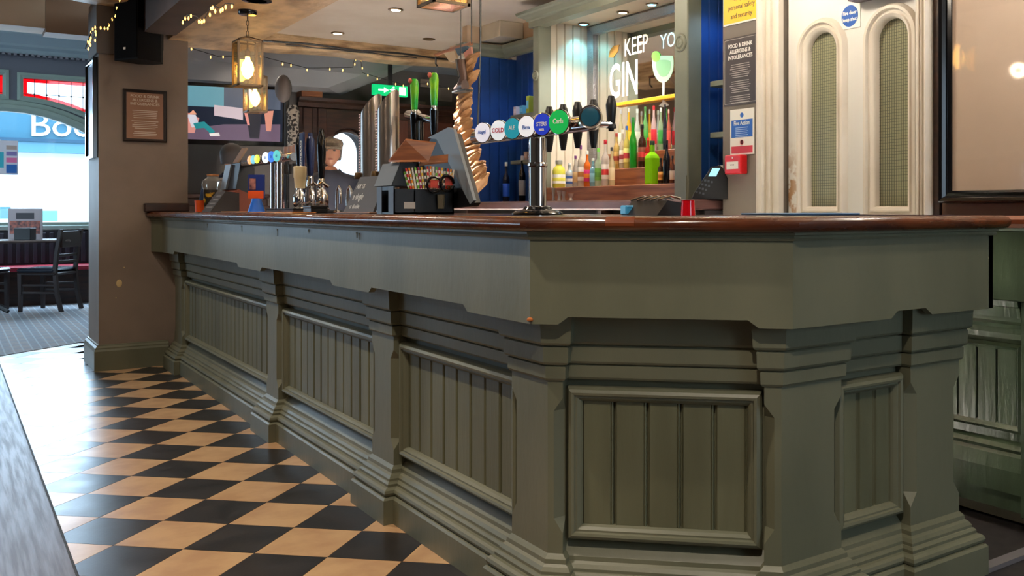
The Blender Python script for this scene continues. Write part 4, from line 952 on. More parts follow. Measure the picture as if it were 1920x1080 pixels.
def chalkboard():
    X = 1.40; a, b = at_x(655, 396, X), at_x(712, 396, X)
    r = thing('chalkboard_sign', 'small tapered chalkboard sign with white handwriting left of the straw caddy', 'sign', (X, 0, ZB))
    h = .155; g = G()
    g.add([(-.03, a.y, 0), (-.03, b.y, 0), (.03, b.y+.0, h), (.03, a.y-.05, h), (-.018, a.y, 0), (-.018, b.y, 0), (.04, b.y, h), (.04, a.y-.05, h)], [(0, 1, 2, 3), (4, 7, 6, 5), (0, 4, 5, 1), (3, 2, 6, 7), (0, 3, 7, 4), (1, 5, 6, 2)])
    g.build('board', mat('slate', (74, 72, 72), .6), r)
    u = Vector((0, -1, 0)); v = Vector((.06, 0, h)).normalized(); n = Vector((-h, 0, .06)).normalized()
    for s, t, sz, xs in (('ASK US', .72, .030, 1), ('a single', .40, .042, 1), ('or double', .14, .030, 1)):
        o = Vector((-.03, (a.y-.06), 0))+v*(h*t)+n*.0015; text(s, sz, o, u, v, mat('bright_chalk', (214, 214, 210)), 'lettering', r, .0003)
    G().bbox(-.05, b.y-.02, -.0, .06, a.y+.02, .006, .002).build('base', mat('wood_edge', (120, 86, 66), .5), r)
    return r
chalkboard()
def caddy():
    # black condiment caddy with straws
    X = 1.36; c = at_x(738, 396, X); a = at_x(707, 396, X)
    r = thing('straw_caddy', 'black plastic condiment caddy full of striped paper straws', 'caddy', (c.x, c.y, ZB))
    L_ = a.y-c.y; Wd = .245; h = .105
    bd_ = G(); bd_.box(0, 0, 0, Wd, L_, .006); bd_.box(0, .0, 0, Wd, .006, h-.01); bd_.box(0, L_-.006, 0, Wd, L_, h-.01); bd_.box(0, 0, 0, .006, .05, h); bd_.box(0, L_-.05, 0, .006, L_, h); bd_.box(0, .05, .09, .006, L_-.05, h); bd_.box(Wd-.006, 0, 0, Wd, L_, h+.0); bd_.box(.08, 0, 0, .086, L_, h-.015)
    bd_.build('tray', BLACK, r)
    G().box(-.001, .0, .0, .0, .05, h).build('grey_edge', DGREY, r); G().box(-.001, L_-.05, .0, .0, L_, h).build('grey_edge', DGREY, r)
    G().box(.04, -.002, .02, .085, -.0005, .045).build('label_patch', mat('tan_sticker', (170, 160, 150), .5), r)
    G().lathe([(.012, .02), (.016, .07), (.017, .075)], (.185, -.014, .0)).build('glass_vial', mat('vial_glass', (140, 130, 110), .1, trans=.5), r)
    # upper box
    G().ring([[(.0, y, .108), (.012, y, .108), (.06, y, .20), (.10, y, .20), (.10, y, .108)] if False else [(.0+.02*0, y, .107), (.11, y, .107), (.11, y, .195), (.035, y, .195)] for y in (.02, L_+.03)]).build('upper_box', BLACK, r)
    G().add([(-.001, .02, .108), (-.001, L_+.03, .108), (.034, L_+.03, .196), (.034, .02, .196)], [(0, 1, 2, 3)]).build('grey_front', MGREY, r)
    # wooden lid board
    G().add([(.02, -.01, .197), (.13, -.02, .20), (.16, -.02, .27), (.07, .06, .285), (.02, .10, .20), (.025, -.005, .203), (.135, -.015, .206), (.165, -.015, .276), (.075, .065, .291), (.02, .105, .206)], [(0, 4, 3, 2, 1), (5, 6, 7, 8, 9), (0, 1, 6, 5), (1, 2, 7, 6), (2, 3, 8, 7), (3, 4, 9, 8), (4, 0, 5, 9)]).build('wooden_lid', WOODM, r)
    G().add([(.10, .0, .19), (.22, .0, .205), (.24, .04, .235), (.13, .04, .22), (.10, .0, .184), (.22, .0, .199), (.24, .04, .229), (.13, .04, .214)], [(0, 1, 2, 3), (4, 7, 6, 5), (0, 4, 5, 1), (2, 6, 7, 3), (0, 3, 7, 4), (1, 5, 6, 2)]).build('wooden_flap', WOODM, r)
    cols = [(230, 60, 40), (250, 150, 40), (236, 226, 210), (120, 190, 60), (190, 40, 90), (240, 200, 60), (60, 60, 60)]
    k = 0
    for row in range(2):
        for i in range(17):
            x = .088+i*.0088; lean = (i-8)*.0022; z0, z1 = .03, .185-.012*abs(i-8)/8-.012*row; y = -.004+row*.016+.012
            b = Vector((x, y, z0)); t = Vector((x+lean*1.6-.012, y-.01, z1)); sg = 7
            m1, m2 = cols[k % 7], (244, 240, 230); k += 1
            g = G(); n = 13
            for s in range(n): p, q = b.lerp(t, s/n), b.lerp(t, (s+1)/n); g.cyl(p, q, .0036, n=6, mi=s % 2)
            g.build('straw', [col('straw_%d_%d_%d' % m1, m1), col('straw_cream', m2)], r)
    # coiled band
    g = G(); g.tube([(.155+.03*math.cos(t), -.02, .112+.03*math.sin(t)) for t in [i*.5 for i in range(13)]], .005, 8); g.tube([(.205+.028*math.cos(t), -.024, .118+.03*math.sin(t)) for t in [i*.5 for i in range(13)]], .006, 8); g.build('coiled_band', BLACKG, r)
    g = G(); g.box(.14, -.018, .10, .17, -.016, .13); g.box(.20, -.018, .11, .235, -.016, .145); g.build('red_wrappers', mat('wrapper_red', (206, 70, 50), .4), r)
caddy()
def easel():
    # dark wedge-backed screen behind the caddy
    r = thing('screen_wedge', 'black back of a tilted till screen with pale grey edge behind the straws', 'till screen')
    X = 1.62
    pts = [(806, 262), (822, 250), (852, 250), (888, 380), (884, 386), (812, 394), (780, 392)]
    v = [at_x(px, py, X) for px, py in pts]; v = [(p.y, max(p.z, ZB+.001)) for p in v]
    G().prism(v, 0, .03, mp=XW(X+.03)).build('body', BLACK, r)
    e = [at_x(px, py, X-.002) for px, py in ((806, 259), (845, 239), (855, 243), (893, 376), (886, 383), (823, 261))]
    G().prism([(p.y, p.z) for p in e], 0, .012, mp=XW(X-.001)).build('grey_edge', MGREY, r)
easel()
def tongs():
    p = at_x(1200, 402, 1.95); r = thing('blue_sleeved_tray', 'low dark bar caddy with glossy blue and chrome corner at the back of the bar', 'caddy', (1.78, at_x(1230, 402, 1.78).y, ZB))
    G().ring([[(-.06, s, 0), (.06, s, 0), (.06, s, .035), (-.02, s, .045-.0)] for s in (-.085, .10)]).build('body', BLACK, r)
    G().bbox(-.065, .07, 0, .0, .104, .03, .004).build('blue_corner', mat('bright_cyan_plastic', (70, 160, 210), .25), r)
    for k in range(5): G().tube([(-.04, .08-.035*k, .046), (-.0, .065-.035*k, .058), (.03, .055-.035*k, .050)], .004, 6).build('chrome_clip', CHROME, r)
    p = at_x(1290, 402, 1.76)
    o = G().lathe([(.0, 0), (.022, 0), (.019, .043), (.021, .045), (.016, .045), (.015, .04), (0, .04)]).build('red_beaker', mat('translucent_red', (214, 14, 30), .15, trans=.3), smooth=True, loc=(p.x, p.y, ZB)); tag(o, 'small translucent red beaker standing at the back edge of the bar', 'beaker')
    p = at_x(1440, 404, 2.05); o = G().bbox(0, 0, 0, .32, .22, .006, .002).build('blue_bar_mat', mat('blue_mat', (60, 100, 140), .5), loc=(2.05, 2.05, ZB)); tag(o, 'flat blue bar mat lying on the bar top near the door end', 'bar mat')
tongs()

# ------------------------------------------------------------------ paper streamer and boot
def streamer():
    r = thing('paper_garland', 'hanging garland of crumpled brown paper bags beside the navy wall', 'decoration')
    random.seed(5); X = 2.6
    path = [(885, 108), (882, 140), (874, 170), (868, 200), (872, 225), (876, 255), (882, 290), (890, 320), (894, 345)]
    for k in range(22):
        t = k/21*(len(path)-1); i = min(int(t), len(path)-2); f = t-i
        px = path[i][0]*(1-f)+path[i+1][0]*f+random.uniform(-5, 5); py = path[i][1]*(1-f)+path[i+1][1]*f
        p = at_x(px, py, X); g = G(); wd = .062+.032*k/21
        a = random.uniform(-.5, .2); d = Vector((-.25, math.cos(a), math.sin(a)-.45)).normalized(); u = Vector((0, 0, 1)).cross(d).normalized(); w_ = d.cross(u); R = []
        for s, q in ((-1, .25), (-.6, .75), (0, 1), (.6, .8), (1, .3)):
            c = p+d*s*wd*1.1; n = 8
            R.append([c+(u*math.cos(2*math.pi*j/n)+w_*math.sin(2*math.pi*j/n)*.6)*wd*.55*q*random.uniform(.6, 1.25) for j in range(n)])
        g.ring(R); g.build('paper_bag', PAPER, r)
    a, b = at_x(887, 84, X), at_x(884, 340, X)
    G().tube([(X+.05, a.y, 2.52), (X+.05, a.y, a.z), (X+.03, b.y, b.z)], .006, 6).build('cord', BLACK, r)
    # the boot and small bunting
    r = thing('hanging_boot', 'old dark brown leather boot hanging above the paper garland', 'boot'); X = 2.55
    pts = [at_x(px, py, X) for px, py in ((864, 112), (866, 128), (869, 145), (866, 158))]
    g = G(); R = []
    for p, rx in zip(pts, (.03, .032, .028, .036)): R.append([(p.x+rx*.8*math.cos(t), p.y+rx*math.sin(t), p.z) for t in [2*math.pi*j/10 for j in range(10)]])
    g.ring(R); 
    ft = [at_x(px, py, X) for px, py in ((872, 160), (862, 163), (854, 167))]
    R = [[(p.x+rr*.8*math.cos(t), p.y, p.z+rr*math.sin(t)) for t in [2*math.pi*j/10 for j in range(10)]] for p, rr in zip(ft, (.034, .03, .016))]
    g.ring(R); g.build('leather', mat('boot_leather', (78, 58, 50), .5), r, smooth=True)
    g = G(); g.tube([(pts[0].x-.03, pts[0].y, pts[0].z), (pts[1].x-.032, pts[1].y, pts[1].z), (pts[2].x-.03, pts[2].y, pts[2].z)], .006, 6); g.build('laces', BLACK, r)
    G().bbox(ft[2].x-.03, ft[2].y-.01, ft[2].z-.03, ft[0].x+.03, ft[0].y-.05, ft[2].z-.018, .003).build('sole', BLACK, r)
    G().tube([(pts[0].x, pts[0].y, pts[0].z), (pts[0].x, pts[0].y, 2.52)], .003, 6).build('string', BLACK, r)
    X = 2.7
    r = thing('fabric_bunting', 'crossed wooden rail and folded cloth scraps hanging over the boot', 'decoration')
    v = [at_x(px, py, X) for px, py in ((817, 103), (860, 88), (884, 82))]
    G().tube([Vector(q)+Vector((0, 0, z)) for q, z in zip(v, (0, 0, 0))], .012, 8).build('rail', WOODM, r)
    G().tube([v[0], v[0]+Vector((0, .0, -.06)), v[0]+Vector((0, -.03, -.085))], .006, 6).build('hook', BLACK, r)
    for nm, pp, c_ in (('cream_scrap', ((835, 100), (855, 96), (860, 112), (846, 116)), (222, 200, 166)), ('blue_scrap', ((856, 92), (878, 86), (880, 92), (862, 104)), (60, 84, 100)), ('pink_scrap', ((872, 100), (886, 88), (888, 108), (878, 118)), (196, 132, 112)), ('white_scrap', ((860, 112), (868, 100), (872, 108), (868, 116)), (226, 222, 210))):
        w_ = [at_x(px, py, X-.02) for px, py in pp]; G().prism([(p.y, p.z) for p in w_], 0, .012, mp=XW(X-.02)).build(nm, col(nm, c_, .7), r)
    G().tube([v[2], (v[2].x, v[2].y, 2.52)], .004, 6).build('string', BLACK, r)
streamer()

# ------------------------------------------------------------------ lights of the room and added fills
BULB = mat('warm_bulb', (255, 214, 140), .3, emit=(255, 200, 110), estr=22)
LGL = clear_glass('lantern_glass', (255, 248, 228), .16)
def lantern(x, y, zb, ztop, label, pw=9):
    r = thing('lantern', label, 'lantern', (x, y, zb), 0, 'box lanterns hanging over the bar')
    w_, h = .074, .28; FR = mat('lantern_metal', (112, 92, 70), .4, .7)
    g = G()
    for sx in (-1, 1):
        for sy in (-1, 1): g.box(sx*w_-sx*.011, sy*w_-sy*.011, 0, sx*w_, sy*w_, h)
    for z in (0, h-.010):
        for s in (-1, 1): g.box(-w_, s*w_-s*.010, z, w_, s*w_, z+.010); g.box(s*w_-s*.010, -w_+.010, z, s*w_, w_-.010, z+.010)
    g.build('frame', FR, r)
    g = G()
    for s in (-1, 1): g.tube([(s*w_*.95, s*w_*.95, h), (0, 0, h+.03)], .004, 6); g.tube([(s*w_*.95, -s*w_*.95, h), (0, 0, h+.03)], .004, 6)
    g.lathe([(.012, h+.02), (.012, h+.032), (0, h+.034)]); g.build('cap', FR, r)
    for s in (-1, 1):
        G().box(-w_+.008, s*(w_-.004), .012, w_-.008, s*(w_-.005), h-.012).build('glass_pane', LGL, r); G().box(s*(w_-.004), -w_+.008, .012, s*(w_-.005), w_-.008, h-.012).build('glass_pane', LGL, r)
    G().box(-w_+.012, -w_+.012, .001, w_-.012, w_-.012, .003).build('glass_pane', LGL, r)
    G().lathe([(.008, .05), (.03, .075), (.038, .11), (.03, .145), (.014, .17), (.013, .185)], n=16).build('bulb', BULB, r, smooth=True)
    G().lathe([(.016, .185), (.016, .22), (.006, .23), (.004, h)], n=12).build('bulb_holder', BRASS, r)
    g = G(); L_ = ztop-zb-h-.03; n = max(1, int(L_/.028))
    for k in range(n):
        z = h+.03+L_*k/n; e = .008 if k % 2 else .0; g.tube([((.008 if k % 2 == 0 else 0)*math.cos(t), (.008 if k % 2 else 0)*math.cos(t), z+.018+.018*math.sin(t)) for t in [i*math.pi/4 for i in range(9)]], .002, 5)
    g.build('chain', BLACK, r)
    G().lathe([(.0, -.03), (.05, -.028), (.055, -.02), (.055, -.001)], (0, 0, ztop-zb), 20).build('ceiling_rose', BLACKG, r, smooth=True)
    point('lantern_light', (x, y, zb+.11), pw, (1, .66, .34), .035)
lantern(1.50, 6.16, 1.87, 2.34, 'nearest hanging box lantern in the middle of the bar, above the other lantern in view', 22)
lantern(1.95, 7.78, 1.87, 2.52, 'farther and lower-looking box lantern hanging beyond the first, near the television', 16)
lantern(1.49, 3.29, 1.87, 2.34, 'near box lantern at the top edge of the view, seen from below', 50)
o = G().lathe([(.075, 0), (.082, -.012), (.082, -.02), (.055, -.022), (.055, -.006), (0, -.006)], n=24).build('ceiling_ring', BLACKG, smooth=True, loc=(1.45, 5.75, 2.3395)); tag(o, 'black ring fitting on the underside of the beam beside the lantern rose', 'ceiling fitting')
o = G().lathe([(.06, 0), (.07, -.02), (.05, -.035), (0, -.036)], n=20).build('smoke_detector', BLACKG, smooth=True, loc=(3.05, 8.6, 2.609)); tag(o, 'small dark round detector on the bluish ceiling beyond the cross beam', 'detector')
SPOTE = mat('downlight_lamp', (255, 236, 210), .3, emit=(255, 226, 190), estr=9)
def downlight(x, y, z, label, lit=True, pw=20, colr=(1, .82, .6), em=SPOTE, rr=.05, ang=120):
    r = thing('downlight', label, 'downlight', (x, y, z))
    G().lathe([(rr*.7, -.001), (rr, -.001), (rr*1.06, -.006), (rr*.8, -.010), (rr*.7, -.004)], n=24).build('rim', BRASS if lit else BRASS, r, smooth=True)
    G().lathe([(rr*.72, -.003), (rr*.66, -.010), (0, -.013)], n=20).build('lamp', em if lit else BRASS, r, smooth=True)
    if lit: spot('downlight_beam', (x, y, z-.03), (0, 0, -1), pw, colr, ang, .7)
downlight(2.54, 6.40, 2.5195, 'bright downlight in the plaster ceiling, nearer of the two lit ones', pw=3500, colr=(1, .97, .93), ang=44)
downlight(2.51, 7.53, 2.5195, 'bright downlight in the plaster ceiling close to the cross beam', pw=3000, colr=(1, .97, .93), ang=44)
downlight(3.2, 7.35, 2.5195, 'unlit brass ceiling fitting above the hanging boot', lit=False)
CY_ = mat('cyan_lamp', (120, 220, 255), .3, emit=(110, 215, 255), estr=10)
for px, py, em, cc, tx, pw in ((1095, 44, CY_, (.2, .78, 1), 'cyan downlight in the centre bay nearest the white boards', 9), (1168, 22, SPOTE, (1, .8, .6), 'warm white downlight in the centre bay between two cyan ones', 16), (1223, 7, CY_, (.2, .78, 1), 'cyan downlight in the centre bay nearest the right post', 9)):
    p = at_z(px, py, 2.386); downlight(max(3.3, min(3.5, p.x)), p.y, 2.3855, tx, True, pw, cc, em, .038, 110)
for p, pw, cc in (((3.4, 6.1, 2.33), 8, (.35, .6, 1)), ((3.35, 3.75, 2.3), 6, (.35, .6, 1)), ((3.35, 4.3, 2.36), 36, (1, .9, .8)), ((3.35, 5.1, 2.36), 60, (1, .92, .84))): spot('bay_downlight', p, (0, 0, -1), pw, cc, 130)
for x, y, pw in ((4.2, 7.0, 30), (4.0, 8.9, 40), (2.2, 8.9, 30)): spot('bar_fill_spot', (x, y, 2.50), (0, 0, -1), pw, (1, .84, .68), 150, .8, .05)  # added fill spots without fittings, lighting the room beyond the bar
for x, y in ((2.35, 3.4), (2.35, 4.5), (2.35, 5.5)): spot('gangway_bounce_spot', (x, y, 2.50), (0, 0, -1), 3600, (1, .97, .93), 36, .4, .04)  # added spots without fittings; their floor bounce brightens the ceiling
r = thing('picture_fill_lamp', 'added brass lamp out of view, brightening the framed picture', 'fill light')  # lamp added out of view to brighten the picture
G().cyl((2.86, 1.25, 2.44), (2.86, 1.85, 2.44), .02).build('shade', BRASS, r, smooth=True)
G().tube([(3.075, 1.55, 2.47), (2.95, 1.55, 2.47), (2.86, 1.55, 2.45)], .008).build('arm', BRASS, r)
area('picture_fill_light', (2.86, 1.55, 2.415), (.32, 0, -1), .04, .6, 12, (1, .95, .9))
for x, y, pw in ((.30, .35, 210), (.35, 2.4, 130), (.35, 4.6, 130), (.35, 6.4, 60)): spot('customer_downlight', (x, y, 2.88), (0, 0, -1), pw, (1, .86, .70), 130, .8, .025)
FILL_BULB = mat('fill_globe_bulb', (255, 244, 226), .4, emit=(255, 226, 190), estr=6)  # globes added out of view to brighten ceiling, back bar and column
for i, (x, y, z, pw) in enumerate(((2.5, 1.1, 2.24, 42), (2.55, 2.9, 2.28, 42), (2.65, 4.35, 2.40, 34), (-1.2, 1.6, 2.3, 14), (-1.2, 4.6, 2.3, 14))):
    r = thing('fill_globe', ('added out-of-view fill globe over the gangway by the door', 'added out-of-view fill globe over the middle of the gangway', 'added out-of-view fill globe close to the ceiling near the bottles', 'added out-of-view fill globe over the near customer floor', 'added out-of-view fill globe over the far customer floor')[i], 'pendant light', (x, y, z), 0, 'added fill globes')
    zt = 2.52 if x > 1.3 else 2.9
    g = G(); g.ell((0, 0, 0), (.06, .06, .06), 16, 10); g.build('globe', clear_glass('fill_globe_shade', (255, 244, 226), .04), r, smooth=True); G().ell((0, 0, 0), (.03, .03, .03), 12, 8).build('bulb', FILL_BULB, r, smooth=True)
    G().lathe([(.02, .055), (.02, .075), (.004, .08), (.004, zt-z-.01), (.04, zt-z-.01), (.04, zt-z-.001)]).build('stem', BRASS, r)
    point('globe_fill_light', (x, y, z), pw*.75, (1, .97, .92) if x > 0 else (1, .86, .72), .06)

# speaker on the column
def speaker():
    r = thing('loudspeaker', 'black loudspeaker box mounted high on the column', 'speaker', (1.115, 7.405, 2.14), math.radians(-60))
    h = .44
    pl = [(-.115, -.13), (.115, -.13), (.115, .05), (.05, .12), (-.05, .12), (-.115, .05)]
    g = G(); g.ring([[(x, y, 0) for x, y in pl], [(x, y, h) for x, y in pl]]); g.build('cabinet', mat('speaker_black', (9, 8, 8), .8, spec=.15), r)
    G().box(-.105, -.1335, .012, .105, -.1305, h-.012).build('grille', mat('speaker_grille', (9, 8, 8), .9, spec=.1, bump=.4, bscale=400), r)
    G().box(-.02, -.1355, .07, .0, -.134, .085).build('nameplate', WHITE, r)
    G().box(-.03, .10, .1, .03, .14, .3).build('bracket', BLACK, r)
speaker()
# fairy lights
FB = mat('fairy_bulb', (255, 210, 140), .3, emit=(255, 190, 90), estr=5)
def fairy(pts, label, n=3, seed=1):
    random.seed(seed); r = thing('fairy_lights', label, 'fairy lights'); pts = [Vector(p) for p in pts]
    G().tube(pts, .003, 5).build('wire', BLACK, r)
    for i in range(len(pts)-1):
        for k in range(n):
            p = pts[i].lerp(pts[i+1], (k+random.random()*.6)/n)+Vector((random.uniform(-.01, .01), random.uniform(-.01, .01), random.uniform(-.025, -.004)))
            G().lathe([(.001, .012), (.0035, .008), (.0048, 0), (.003, -.008), (0, -.01)], p, 8).build('bulb', FB, r)
fairy([at_y(px, py, 7.27) for px, py in ((160, 92), (172, 58), (166, 82), (178, 66), (176, 50), (200, 52), (214, 30))]+[(.98, 7.297, 2.57)], 'bunch of warm fairy lights hanging at the top left corner of the column', 3, 2)
fairy([at_y(px, py, 7.20) for px, py in ((308, 52), (325, 42), (345, 34))], 'short run of fairy lights between the loudspeaker and the dark beam', 3, 3)
fairy([at_x(px, py, 1.09) for px, py in ((345, 36), (352, 28), (368, 30), (380, 42), (388, 26), (398, 8), (412, 16), (424, 6), (438, 8))], 'fairy lights wound along the dark beam end', 2, 4)
fairy([(x, 8.3, z) for x, z in ((1.46, 2.605), (1.5, 2.43), (1.8, 2.36), (2.1, 2.40), (2.5, 2.33), (2.9, 2.37), (2.95, 2.605))], 'fairy light string sagging across the room beyond the beam, left of the exit sign', 3, 5)
fairy([(x, 8.9, z) for x, z in ((3.18, 2.605), (3.2, 2.42), (3.6, 2.34), (3.9, 2.38), (4.3, 2.29), (4.7, 2.30), (5.0, 2.33), (5.05, 2.605))], 'fairy light string sagging beside and above the exit sign', 3, 6)

# framed notice on the column, and wall signs
def notice_col():
    a, b = at_y(230, 200, 7.56), at_y(312, 200, 7.56); z1, z0 = at_y(270, 169, 7.56).z, at_y(270, 266, 7.56).z
    r = thing('framed_notice', 'dark framed allergen notice hanging on the column', 'framed notice')
    g = G(); sweep(g, [(a.x, z0), (b.x, z0), (b.x, z1), (a.x, z1)], [(0, .0), (0, .018), (-.006, .022), (-.02, .016), (-.022, .008), (-.022, .0)], YW(7.559), closed=True); g.build('frame', mat('brown_black_frame', (34, 24, 20), .4), r)
    G().box(a.x+.01, 7.549, z0+.01, b.x-.01, 7.558, z1-.01).build('print', mat('copper_brown_print', (140, 98, 72), .5), r)
    cx = (a.x+b.x)/2; m = mat('pale_letter', (206, 190, 172), .6); h = z1-z0
    for i, s in enumerate(('FOOD & DRINK', 'ALLERGENS &', 'INTOLERANCES')): text(s, .026, (cx, 7.5485, z1-.055-i*.027), (1, 0, 0), (0, 0, 1), m, 'lettering', r, .0004, 'CENTER', bold=.0004)
    g = G(); random.seed(3)
    for i in range(15):
        w_ = .085-.02*random.random(); z = z1-.15-i*.0125
        if i in (5, 11): continue
        g.box(cx-w_, 7.548, z, cx+w_, 7.549, z+.0045)
    g.build('small_print', m, r)
notice_col()
def side_frame():
    r = thing('side_frame_picture', 'slim dark framed picture seen edge-on on the left face of the column', 'framed notice')
    z1, z0 = at_x(170, 120, .865).z, at_x(170, 300, .865).z
    ya, yb = 7.60, 8.04
    g = G(); sweep(g, [(ya, z0), (yb, z0), (yb, z1), (ya, z1)], [(0, 0), (0, .03), (-.02, .03), (-.03, .01), (-.03, 0)], XW(.864), closed=True); g.build('frame', BLACKG, r)
    G().box(.848, ya+.01, z0+.01, .862, yb-.01, z1-.01).build('print', mat('pale_blue_print', (170, 196, 220), .3), r)
side_frame()
def wall_sign(name, label, px0, px1, py0, py1, m, cat='sign', X=XWALL-.001, th=.004, ztop=None):
    xm = (px0+px1)/2; a, b = at_x(px0, 200, X), at_x(px1, 200, X); z1 = ztop or at_x(xm, py0, X).z; z0 = at_x(xm, py1, X).z
    r = thing(name, label, cat); G().bbox(X-th, b.y, z0, X, a.y, z1, .001).build('plate', m, r)
    return r, a.y, b.y, z0, z1
def st(r, s, y, z, size, m, al='CENTER', xs=.9, X=XWALL-.0056, bold=.0): return text(s, size, (X, y, z), (0, -1, 0), (0, 0, 1), m, 'lettering', r, .0003, al, xs=xs, bold=bold)
r, ya, yb, z0, z1 = wall_sign('yellow_notice', 'yellow notice with black lettering and a white border at the top of the grey wall', 1357, 1425, 0, 43, WHITE, ztop=2.22)
G().box(XWALL-.0056, yb+.006, z0+.008, XWALL-.005, ya-.004, z1-.006).build('yellow_panel', YELLOW, r)
ym = (ya+yb)/2-.004
for i, s in enumerate(('for your', 'personal safety', 'and security')): st(r, s, ym, z0+.115-i*.043, .034, BLACK, xs=.92, X=XWALL-.0062)
r, ya, yb, z0, z1 = wall_sign('allergen_notice', 'black allergen notice with white lettering below the yellow notice', 1358, 1421, 68, 196, mat('charcoal_sign', (52, 44, 44), .4))
g = G(); sweep(g, [(yb+.008, z0+.008), (ya-.008, z0+.008), (ya-.008, z1-.008), (yb+.008, z1-.008)], [(0, 0), (0, .001), (-.002, .001), (-.002, 0)], XW(XWALL-.005), closed=True); g.build('border_line', GREYW, r)
ym = (ya+yb)/2
for i, s in enumerate(('FOOD & DRINK', 'ALLERGENS &', 'INTOLERANCES')): st(r, s, ym, z1-.05-i*.028, .027, WHITE, bold=.0006)
g = G(); random.seed(9)
for i in range(19):
    z = z1-.135-i*.0102; w_ = .075-.022*random.random()
    if i in (7, 14): continue
    g.box(XWALL-.0056, ym-w_, z, XWALL-.005, ym+w_, z+.0034)
g.build('small_print', GREYW, r)
r, ya, yb, z0, z1 = wall_sign('fire_action_notice', 'white, blue and red fire action notice above the red call point', 1370, 1415, 204, 290, WHITE)
ym = (ya+yb)/2; h = z1-z0
G().lathe([(.012, 0), (.012, .001), (0, .001)], (XWALL-.005, ym, z1-.03), 16, ax=(-1, 0, 0)).build('blue_roundel', BLUE, r)
G().box(XWALL-.0057, yb+.01, z0+h*.38, XWALL-.005, ya-.01, z1-.052).build('blue_panel', BLUE, r)
st(r, 'Fire Action', ym, z1-.077, .028, WHITE, bold=.0005, X=XWALL-.0064)
g = G()
for i in range(6): g.box(XWALL-.0063, ym-.045+.006*(i % 2), z1-.092-i*.009, XWALL-.0057, ym+.045, z1-.0885-i*.009)
g.build('small_print', mat('pale_blue_line', (170, 190, 226), .6), r)
G().lathe([(.012, 0), (.012, .001), (.0095, .001), (.0095, 0)], (XWALL-.005, ym, z0+h*.27), 18, ax=(-1, 0, 0)).build('prohibition_ring', RED, r)
G().box(XWALL-.0062, ym-.009, z0+h*.27-.001, XWALL-.005, ym+.009, z0+h*.27+.001).build('prohibition_bar', RED, r)
G().box(XWALL-.0057, yb+.01, z0+.008, XWALL-.005, ya-.01, z0+h*.19).build('red_panel', RED, r)
def call_point():
    X = XWALL-.001; a, b = at_x(1371, 300, X), at_x(1402, 300, X); z1, z0 = at_x(1386, 291, X).z, at_x(1386, 327, X).z
    r = thing('fire_call_point', 'red fire alarm call point box with a white window on the grey wall', 'call point')
    G().bbox(X-.045, b.y, z0, X, a.y, z1, .005).build('housing', RED, r)
    ym = (a.y+b.y)/2; zm = (z0+z1)/2
    G().box(X-.0465, b.y+.018, zm-.022, X-.045, a.y-.018, zm+.014).build('window', WHITE, r)
    g = G()
    for k in (-1, 0, 1): g.lathe([(.003, 0), (0, .001)], (X-.0466, ym+k*.010, zm-.002), 8, ax=(-1, 0, 0))
    g.build('black_dots', BLACK, r)
    G().lathe([(.005, 0), (0, .001)], (X-.0452, ym, zm+.032), 10, ax=(-1, 0, 0)).build('emblem', WHITE, r)
call_point()
r, ya, yb, z0, z1 = wall_sign('fire_door_sign', 'round blue fire door keep shut disc on a white square fixed to the white door', 1575, 1614, 6, 54, WHITE, X=XWALL+.0295, th=.003)
ym, zm = (ya+yb)/2, (z0+z1)/2
G().lathe([(.046, 0), (.046, .001), (0, .0012)], (XWALL+.0265, ym, zm), 28, ax=(-1, 0, 0)).build('blue_disc', BLUE, r)
for s, dz in (('Fire door', .006), ('keep shut', -.022)): st(r, s, ym, zm+dz, .022, WHITE, bold=.0006, X=XWALL+.0248)
